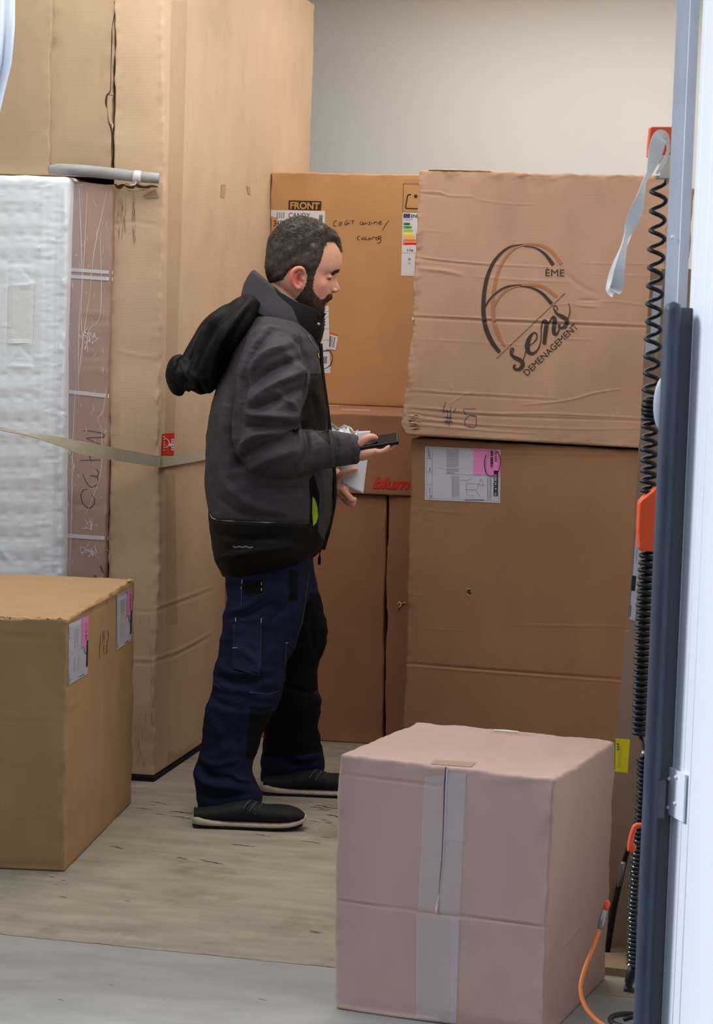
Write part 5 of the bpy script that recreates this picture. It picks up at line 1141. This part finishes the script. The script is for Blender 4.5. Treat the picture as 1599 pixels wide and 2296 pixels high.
TV = sculpt(TV, TF, [([(508, 1372), (550, 1362), (590, 1330)], .007, 6), ([(515, 1385), (560, 1380), (610, 1350)], -.006, 6), ([(640, 1300), (650, 1340), (648, 1390)], -.005, 6), ([(655, 1290), (668, 1350), (660, 1420)], .004, 6), ([(604, 1395), (640, 1360), (665, 1320)], -.006, 6),
      ([(528, 1452), (560, 1470), (582, 1495)], .006, 8), ([(485, 1490), (530, 1510), (600, 1500)], .007, 9), ([(480, 1515), (540, 1532), (620, 1515)], -.008, 8), ([(476, 1540), (520, 1545), (580, 1555)], .006, 7), ([(470, 1560), (500, 1580), (540, 1590)], -.005, 7), ([(560, 1590), (595, 1592), (620, 1588)], -.008, 4), ([(562, 1560), (590, 1565), (618, 1560)], .006, 8),
      ([(465, 1600), (490, 1640), (500, 1690)], .005, 10), ([(540, 1600), (530, 1650), (536, 1700)], -.006, 7), ([(446, 1712), (470, 1738), (520, 1745)], -.012, 7), ([(436, 1728), (465, 1758), (540, 1770)], .009, 8), ([(445, 1700), (480, 1715), (530, 1705)], .008, 8), ([(446, 1780), (490, 1790), (560, 1780)], -.006, 6), ([(520, 1735), (535, 1748), (560, 1750)], .008, 5),
      ([(715, 1350), (700, 1400), (706, 1460)], -.008, 6), ([(722, 1400), (728, 1440), (718, 1478)], .006, 5), ([(640, 1540), (680, 1552), (712, 1545)], -.008, 6), ([(640, 1690), (680, 1700), (715, 1690)], .008, 7), ([(636, 1710), (680, 1716), (716, 1706)], -.007, 6)])
tpx = proj(TV); tzz = TV[:, 1]-YM
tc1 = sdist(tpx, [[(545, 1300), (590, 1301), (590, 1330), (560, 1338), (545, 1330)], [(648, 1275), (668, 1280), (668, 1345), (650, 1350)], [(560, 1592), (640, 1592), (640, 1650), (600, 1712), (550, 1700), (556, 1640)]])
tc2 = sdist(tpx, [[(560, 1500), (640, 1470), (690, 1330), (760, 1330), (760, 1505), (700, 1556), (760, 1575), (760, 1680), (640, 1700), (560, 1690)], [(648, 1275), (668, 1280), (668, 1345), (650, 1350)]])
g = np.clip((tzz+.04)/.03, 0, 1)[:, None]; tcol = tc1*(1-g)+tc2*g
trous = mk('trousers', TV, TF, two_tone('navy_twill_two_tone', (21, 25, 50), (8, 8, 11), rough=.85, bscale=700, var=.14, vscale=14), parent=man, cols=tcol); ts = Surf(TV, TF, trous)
d = Decal(ts)
d.quad([(520, 1398), (586, 1394), (582, 1515), (524, 1500)], m_tr, .004, (10, 16)); d.stroke([(520, 1398), (524, 1500), (540, 1512), (582, 1515), (586, 1394)], 2, m_trd, .0045); d.build('cargo_pocket')
d = Decal(ts)
for a_p, b_p, w_ in (((545, 1299), (544, 1308), 1.6), ((543, 1313), (542.5, 1321), 1.6), ((586, 1304), (587, 1312), 1.8), ((587, 1318), (588, 1326), 1.8), ((530, 1385), (530, 1394), 1.8), ((586, 1386), (586, 1396), 1.8), ((524, 1453), (534, 1453), 1.6), ((638, 1440), (644, 1440), 1.6)): d.stroke([a_p, b_p], w_, m_st, .005, 0)
m_fs = mat('tonal_stitching', (72, 76, 104), rough=.8)
for L_ in ([(586, 1396), (584, 1470), (580, 1515)], [(641, 1440), (636, 1490)], [(690, 1280), (676, 1380), (652, 1470)], [(543, 1322), (543, 1360)], [(528, 1400), (526, 1440)], [(560, 1552), (600, 1556), (624, 1548)], [(478, 1530), (500, 1545), (530, 1548)]): d.stroke(L_, .7, m_fs, .0052)
d.build('stitching')
# ---- shoes
m_up = mat('black_mesh_shoe', (14, 14, 15), rough=.7, var=.2, vscale=50, bump=.5, bscale=600)
m_sole = mat('off_white_sole', (176, 166, 146), rough=.7, var=.12, vscale=40)
m_out = mat('black_outsole', (22, 24, 28), rough=.7)
def shoe(x0, yb, Yd, sc):
    """x0 heel column, yb floor row, depth of the foot, px scale"""
    def P(u, v, l=0): return at(x0+u*sc, yb+(v)*sc+.03*u*sc, Yd)+np.array([0, l, 0])
    rows = [(3, -40, -12, .026), (8, -37, -12, .031), (30, -40, -12, .034), (60, -44, -12, .037), (90, -52, -12, .040), (112, -56, -12, .042), (135, -58, -12, .044), (160, -50, -12, .047), (190, -50, -13, .049), (215, -48, -14, .047), (235, -42, -17, .040), (247, -34, -19, .029), (252, -27, -20, .014)]
    b = MB(); Q = catmull(np.array(rows, float), 4)
    b.loft([((P(q[0], (q[1]+q[2])/2)), UP*(q[2]-q[1])/2*sc*Yd/F, np.array([0, q[3]*(1+.04*math.sin(q[0]*.3)), 0]), 2.4) for q in Q], 28)
    sh = b.build('shoe', m_up, parent=man)
    for rows, nm, mm in (([(0, -24, -4, .030), (10, -26, -4, .038), (40, -19, -3, .042), (90, -15, -3, .040), (140, -16, -3, .047), (190, -17, -4, .052), (220, -20, -6, .047), (243, -26, -12, .036), (254, -30, -20, .016)], 'sole', m_sole), ([(0, -8, -2, .028), (8, -6, 0, .036), (50, -5, 0, .038), (120, -5, 0, .042), (190, -6, 0, .048), (225, -8, -2, .040), (246, -14, -8, .026)], 'outsole', m_out)):
        b = MB(); Q = catmull(np.array(rows, float), 4); b.loft([((P(q[0], (q[1]+q[2])/2)), UP*(q[2]-q[1])/2*sc*Yd/F, np.array([0, q[3], 0]), 3.5) for q in Q], 28)
        o = b.build(nm, mm, parent=sh if nm == 'sole' else sh)
    b = MB()
    for i in range(4):
        u = 118+i*13; b.tube(catmull([P(u-4, -60+i*5+16, -.043), P(u+2, -62+i*5+8, -.036), P(u+8, -58+i*4, -.02), P(u+11, -60+i*4+1, 0)], 4), .0022, 6)
    b.build('lace', mat('grey_lace', (64, 64, 66), rough=.7), parent=sh)
    return sh
yn = on_z(433, 1851); s1 = shoe(433, 1849, yn[1], 1.0); yf = on_z(588, 1778); s2_ = shoe(588, 1777, yf[1], .94)

# ================= what he holds
b = MB(); pc = M(851, 990, dh); L1 = (M(894, 983, dh)-M(808, 997, dh))/2; L1n = L1/np.linalg.norm(L1)
wv_ = np.array([0, -.033, 0])+UP*-.011; tn = np.cross(L1n, wv_/np.linalg.norm(wv_)); tn /= np.linalg.norm(tn)
b.box(pc, (L1, wv_, tn*.0062)); ph = b.build('mobile_phone', mat('black_phone', (14, 14, 16), rough=.35), smooth=False); q = ph.modifiers.new('b', 'BEVEL'); q.width = .004; q.segments = 4
tag(ph, 'black mobile phone in the man\'s right hand', 'phone')
b = MB(); up_ = tn if tn[2] > 0 else -tn; b.box(pc+up_*.0064, (L1*.92, wv_*.88, up_*.0004)); b.build('screen', mat('phone_glass', (8, 8, 10), rough=.08, spec=.6), parent=ph, smooth=False)
b = MB(); b.box(pc-up_*.0075+L1*.72, (L1n*.012, wv_*.45, up_*.0016)); b.build('camera_bump', mat('black_phone', (14, 14, 16)), parent=ph, smooth=False)
# sheet of paper and crumpled wrapper between the hands
def sheet(name, q, dy0, nu, nv, amp, seed, mm, lab, curl=0):
    q = [np.array(a, float) for a in q]; V = []
    for i in range(nv+1):
        for j in range(nu+1):
            u, v = j/nu, i/nv; p = (q[0]*(1-u)+q[1]*u)*(1-v)+(q[3]*(1-u)+q[2]*u)*v; V.append(M(p[0], p[1], dy0+curl*(u-.5)**2*4))
    V = np.array(V); V = V+np.stack([noise3(V, 30, seed)*amp*.3, noise3(V, 26, seed+1)*amp, noise3(V, 40, seed+2)*amp*.3], 1)
    o = mk(name, V, grid_faces(nv+1, nu+1), mm); so = o.modifiers.new('s', 'SOLIDIFY'); so.thickness = .0004; tag(o, *lab); return o
sheet('paper_sheet', [(752, 968), (831, 965), (815, 1106), (766, 1084)], .024, 20, 26, .0035, 71, mat('white_paper', (214, 214, 222), rough=.5), ('white sheet of paper held in the man\'s left hand', 'paper'), .01)
b = MB(); r = np.random.RandomState(3); Vw = []; nu, nv = 22, 14
for i in range(nv+1):
    for j in range(nu+1):
        u, v = j/nu, i/nv; Vw.append(M(738+66*u-4*v, 950+u*14+v*30, -.005+.035*math.sin(v*5+u*3)*.5))
Vw = np.array(Vw); Vw = Vw+np.stack([noise3(Vw, 110, 5)*.003, noise3(Vw, 150, 6)*.008, noise3(Vw, 130, 7)*.004], 1)
o = mk('plastic_wrapper', Vw, grid_faces(nv+1, nu+1), mat('shiny_wrapper', (226, 224, 222), rough=.2, alpha=.85, spec=.7)); so = o.modifiers.new('s', 'SOLIDIFY'); so.thickness = .0004
tag(o, 'crumpled shiny white wrapper held above the paper sheet, beside the jacket front', 'wrapper')
# ================= things hanging inside the right rear post
m_orange = mat('orange_plastic', (226, 84, 44), rough=.4)
m_blk = mat('black_hose', (11, 12, 15), rough=.5, spec=.3)
m_steel = mat('scuffed_steel', (140, 140, 146), rough=.35, metal=.7)
m_hook = mat('grey_tape_cover', (196, 196, 192), rough=.6)
def coil(b, path, pitch_f, rad, tr, y0, y1, n=12, ph=0.0):
    """helix along a pixel path; pitch_f(y) in px, radius px"""
    P = []; y = y0; a = ph
    pth = np.array(path, float)
    while y < y1:
        x = np.interp(y, pth[:, 1], pth[:, 0]); Y = np.interp(y, pth[:, 1], pth[:, 2]); c = at(x, y, Y); r_ = rad*Y/F*(1+.05*math.sin(a*.37))
        P.append(c+RT*r_*math.cos(a)+fwd*r_*math.sin(a)); a += 2*math.pi/n; y += pitch_f(y)/n
    b.tube(P, tr, 8); return P
# orange bracket on the wall side of the post
b = MB(); c = at(1489, 320, 4.36); rt = RT
V = []
for x, y in ((1459, 284), (1512, 284), (1510, 352), (1453, 352), (1455, 320)): V.append((x, y))
front = [at(x, y, 4.34) for x, y in V]; back = [p+np.array([0, .03, 0]) for p in front]; n = len(V)
b.add(front+back, [tuple(range(n)), tuple(range(2*n-1, n-1, -1))]+[(i, (i+1) % n, n+(i+1) % n, n+i) for i in range(n)])
br = b.build('wall_bracket', m_orange, smooth=False); tag(br, 'orange bracket at the top of the rear post, with the grey strap over it', 'bracket')
mo = br.modifiers.new('b', 'BEVEL'); mo.width = .003; mo.segments = 3
b = MB(); b.box(at(1492, 372, 4.35), (RT*.012, (0, .012, 0), UP*.024)); b.build('mounting_block', mat('beige_plastic', (206, 196, 178), rough=.5), parent=br, smooth=False)
b = MB(); b.box(at(1486, 398, 4.35), (RT*.014, (0, .013, 0), UP*.003)); b.box(at(1497, 404, 4.34), (RT*.0025, (0, .0025, 0), UP*.006)); b.build('screw', m_steel, parent=br, smooth=False)
# the hanging webbing loop
b = MB()
ribbon(b, [(1499, 322, 4.33, 4.8, .2), (1487, 306, 4.315, 14.4, .5), (1478, 312, 4.30, 16.8, .25), (1468, 350, 4.30, 15.6, .35), (1456, 388, 4.30, 9.6, .8), (1445, 408, 4.30, 8.4, 1.0), (1437, 440, 4.30, 9.6, .5), (1428, 470, 4.30, 14.4, .1), (1415, 505, 4.30, 13.2, .2), (1404, 535, 4.30, 7.2, .8), (1397, 565, 4.30, 9.6, .7), (1390, 600, 4.30, 12.0, .4), (1384, 640, 4.31, 14.4, .1), (1378, 655, 4.315, 14.4, -.5)], 1, th=.0012)
ribbon(b, [(1378, 655, 4.32, 14.4, -.5), (1366, 648, 4.325, 8.4, .6), (1372, 622, 4.33, 9.6, .5), (1384, 590, 4.33, 9.6, .5), (1398, 555, 4.335, 8.4, .7), (1410, 520, 4.335, 9.6, .5), (1430, 470, 4.335, 9.6, .3)], 1, th=.0012)
ribbon(b, [(1499, 322, 4.33, 4, .2), (1497, 345, 4.335, 4, .3), (1484, 372, 4.335, 5, .3), (1472, 390, 4.335, 3, .3)], 1, th=.0012)
tag(b.build('hanging_strap', mat('pale_grey_webbing', (216, 216, 214), rough=.6, var=.06, vscale=40), smooth=False), 'pale grey twisted webbing loop hanging from the orange bracket in front of the printed carton', 'strap')
# coiled black cable
b = MB(); path = [(1478, 400, 4.4), (1474, 520, 4.4), (1467, 700, 4.4), (1463, 800, 4.4), (1458, 940, 4.4), (1456, 1000, 4.4), (1452, 1250, 4.4), (1444, 1400, 4.4), (1436, 1650, 4.4)]
coil(b, path, lambda y: np.interp(y, [400, 600, 870, 900, 925, 940, 960, 1100, 1200, 1650], [45, 41, 37, 12, 8, 14, 27, 21, 17, 12]), 16.5, .0043, 404, 1650, ph=-.4)
co = b.build('coiled_cable', m_blk); tag(co, 'long coiled black cable hanging beside the rear post from the orange bracket', 'cable')
b = MB(); b.tube([at(1436, 1650, 4.4), at(1443, 1672, 4.39), at(1449, 1690, 4.38), at(1446, 1720, 4.38), at(1447, 1770, 4.38)], .004, 8); b.build('cable_tail', m_blk, parent=co)
b = MB(); b.tube([at(1446, 1684, 4.36), at(1444, 1696, 4.36)], [.006, .0065], 10); b.build('cable_clamp', m_steel, parent=co)
# orange connector, mid height
b = MB(); V = [(1434, 1128), (1440, 1120), (1462, 1103), (1474, 1090), (1474, 1238), (1440, 1236), (1433, 1230), (1431, 1190)]
front = [at(x, y, 4.365) for x, y in V]; back = [p+np.array([0, .04, 0]) for p in front]; n = len(V)
b.add(front+back, [tuple(range(n)), tuple(range(2*n-1, n-1, -1))]+[(i, (i+1) % n, n+(i+1) % n, n+i) for i in range(n)])
oc = b.build('plug_housing', m_orange, smooth=False); mo = oc.modifiers.new('b', 'BEVEL'); mo.width = .005; mo.segments = 4; tag(oc, 'orange plastic plug housing halfway up the coiled cable', 'plug')
# grey handle half hidden by the seal
b = MB(); b.ell(at(1484, 905, 4.25), (.016, .012, .050), 20); tag(b.build('grab_handle', mat('grey_handle', (176, 184, 190), rough=.4)), 'pale grey oval handle behind the top of the rubber buffer', 'handle')
# lower coil with steel glints
b = MB(); path = [(1446, 1770, 4.35), (1440, 1850, 4.35), (1432, 1950, 4.35), (1426, 2050, 4.35), (1424, 2150, 4.35)]
coil(b, path, lambda y: 10, 15, .0033, 1700, 1880, ph=.3)
lc = b.build('air_coil', m_blk); tag(lc, 'tight black coil at the foot of the rear post below the long cable', 'coiled hose')
b = MB(); coil(b, path, lambda y: 9.5, 17, .0036, 1880, 2165); b.build('coil_turns', mat('glossy_black_hose', (26, 28, 30), rough=.15, spec=.8), parent=lc)
b = MB(); P = catmull([at(x, y, 4.35) for x, y in ((1428, 1880), (1424, 1950), (1418, 2050), (1420, 2160))], 10); b.tube(P, .0075, 10); b.build('coil_core', m_blk, parent=lc)
b = MB(); b.tube([at(1420, 2158, 4.35), at(1418, 2180, 4.35), at(1412, 2200, 4.35), at(1408, 2222, 4.35)], [.006, .012, .010, .004], 12); b.tube([at(1400, 2216, 4.35), at(1425, 2222, 4.35)], [.007, .006], 10); b.build('coil_fitting', m_blk, parent=lc)
b = MB(); b.tube(catmull([at(1446, 1851, 4.3), at(1428, 1851, 4.3), at(1421, 1860, 4.3), at(1414, 1885, 4.3), at(1412, 1908, 4.3)], 6), .0052, 12); b.ell(at(1418, 1900, 4.3), (.008, .005, .010), 12)
tag(b.build('orange_hook', m_orange), 'orange hook on the lower black coil near the floor', 'hook')
# black rod beside the pinkish carton
b = MB(); b.tube([at(1418, 1880, 5.06), at(1404, 1918, 5.1), at(1388, 1985, 5.15), at(1376, 2040, 5.2), on_z(1360, 2146, .006)], [.005, .006, .0075, .0075, .007], 10)
rod = b.build('rubber_lead', m_blk); tag(rod, 'black lead slanting down between the pinkish carton and the dark brown carton', 'lead')
b = MB(); b.tube([at(1398, 1935, 5.09), at(1388, 1985, 5.13)], .0055, 10); b.build('lead_sleeve', m_steel, parent=rod)
# orange air hose with its coupling
m_hose = mat('orange_hose', (222, 122, 58), rough=.45)
b = MB(); P = catmull([at(1345, 2082, 4.62), at(1330, 2125, 4.60), at(1312, 2170, 4.58), at(1302, 2215, 4.56), at(1312, 2255, 4.54), at(1335, 2284, 4.52), at(1362, 2303, 4.50), at(1400, 2320, 4.48)], 8); b.tube(P, .0046, 12)
hs = b.build('air_hose', m_hose); tag(hs, 'orange air hose curving down at the right side of the pinkish carton', 'hose')
b = MB(); b.tube([at(1346, 2084, 4.62), at(1350, 2065, 4.625), at(1357, 2040, 4.63)], [.0065, .008, .007], 14); b.build('coupling', m_steel, parent=hs)
b = MB(); b.tube([at(1357, 2040, 4.63), at(1359, 2034, 4.63), at(1362, 2024, 4.63), at(1363, 2018, 4.63)], [.004, .007, .007, .003], 12); b.build('orange_cap', m_orange, parent=hs, label='orange cap on the coupling')
b = MB(); P = [at(1440, 2290, 4.45)+np.array([math.cos(t)*.045-.02, math.sin(t)*.045, 0]) for t in np.linspace(0, 6.2, 30)]; b.tube(P, .006, 10)
b.tube([at(1400, 2286, 4.42), at(1420, 2280, 4.43), at(1450, 2284, 4.44)], .005, 8)
tag(b.build('loose_lead', m_blk), 'loop of black lead lying low at the bottom right corner by the rubber buffer', 'lead')
# square the whole place up with the truck's own axis
RZ_ = Matrix.Rotation(0.2270, 4, 'Z')
for o in list(bpy.data.objects):
    if '_o' in o: del o['_o']
    if o.type == 'MESH':
        o.data.transform(RZ_); o.data.update(); o.location = RZ_ @ o.location
    elif o.type == 'EMPTY': o.location = RZ_ @ o.location
    else: o.matrix_world = RZ_ @ (Matrix.Translation(o.location) @ o.rotation_euler.to_matrix().to_4x4())
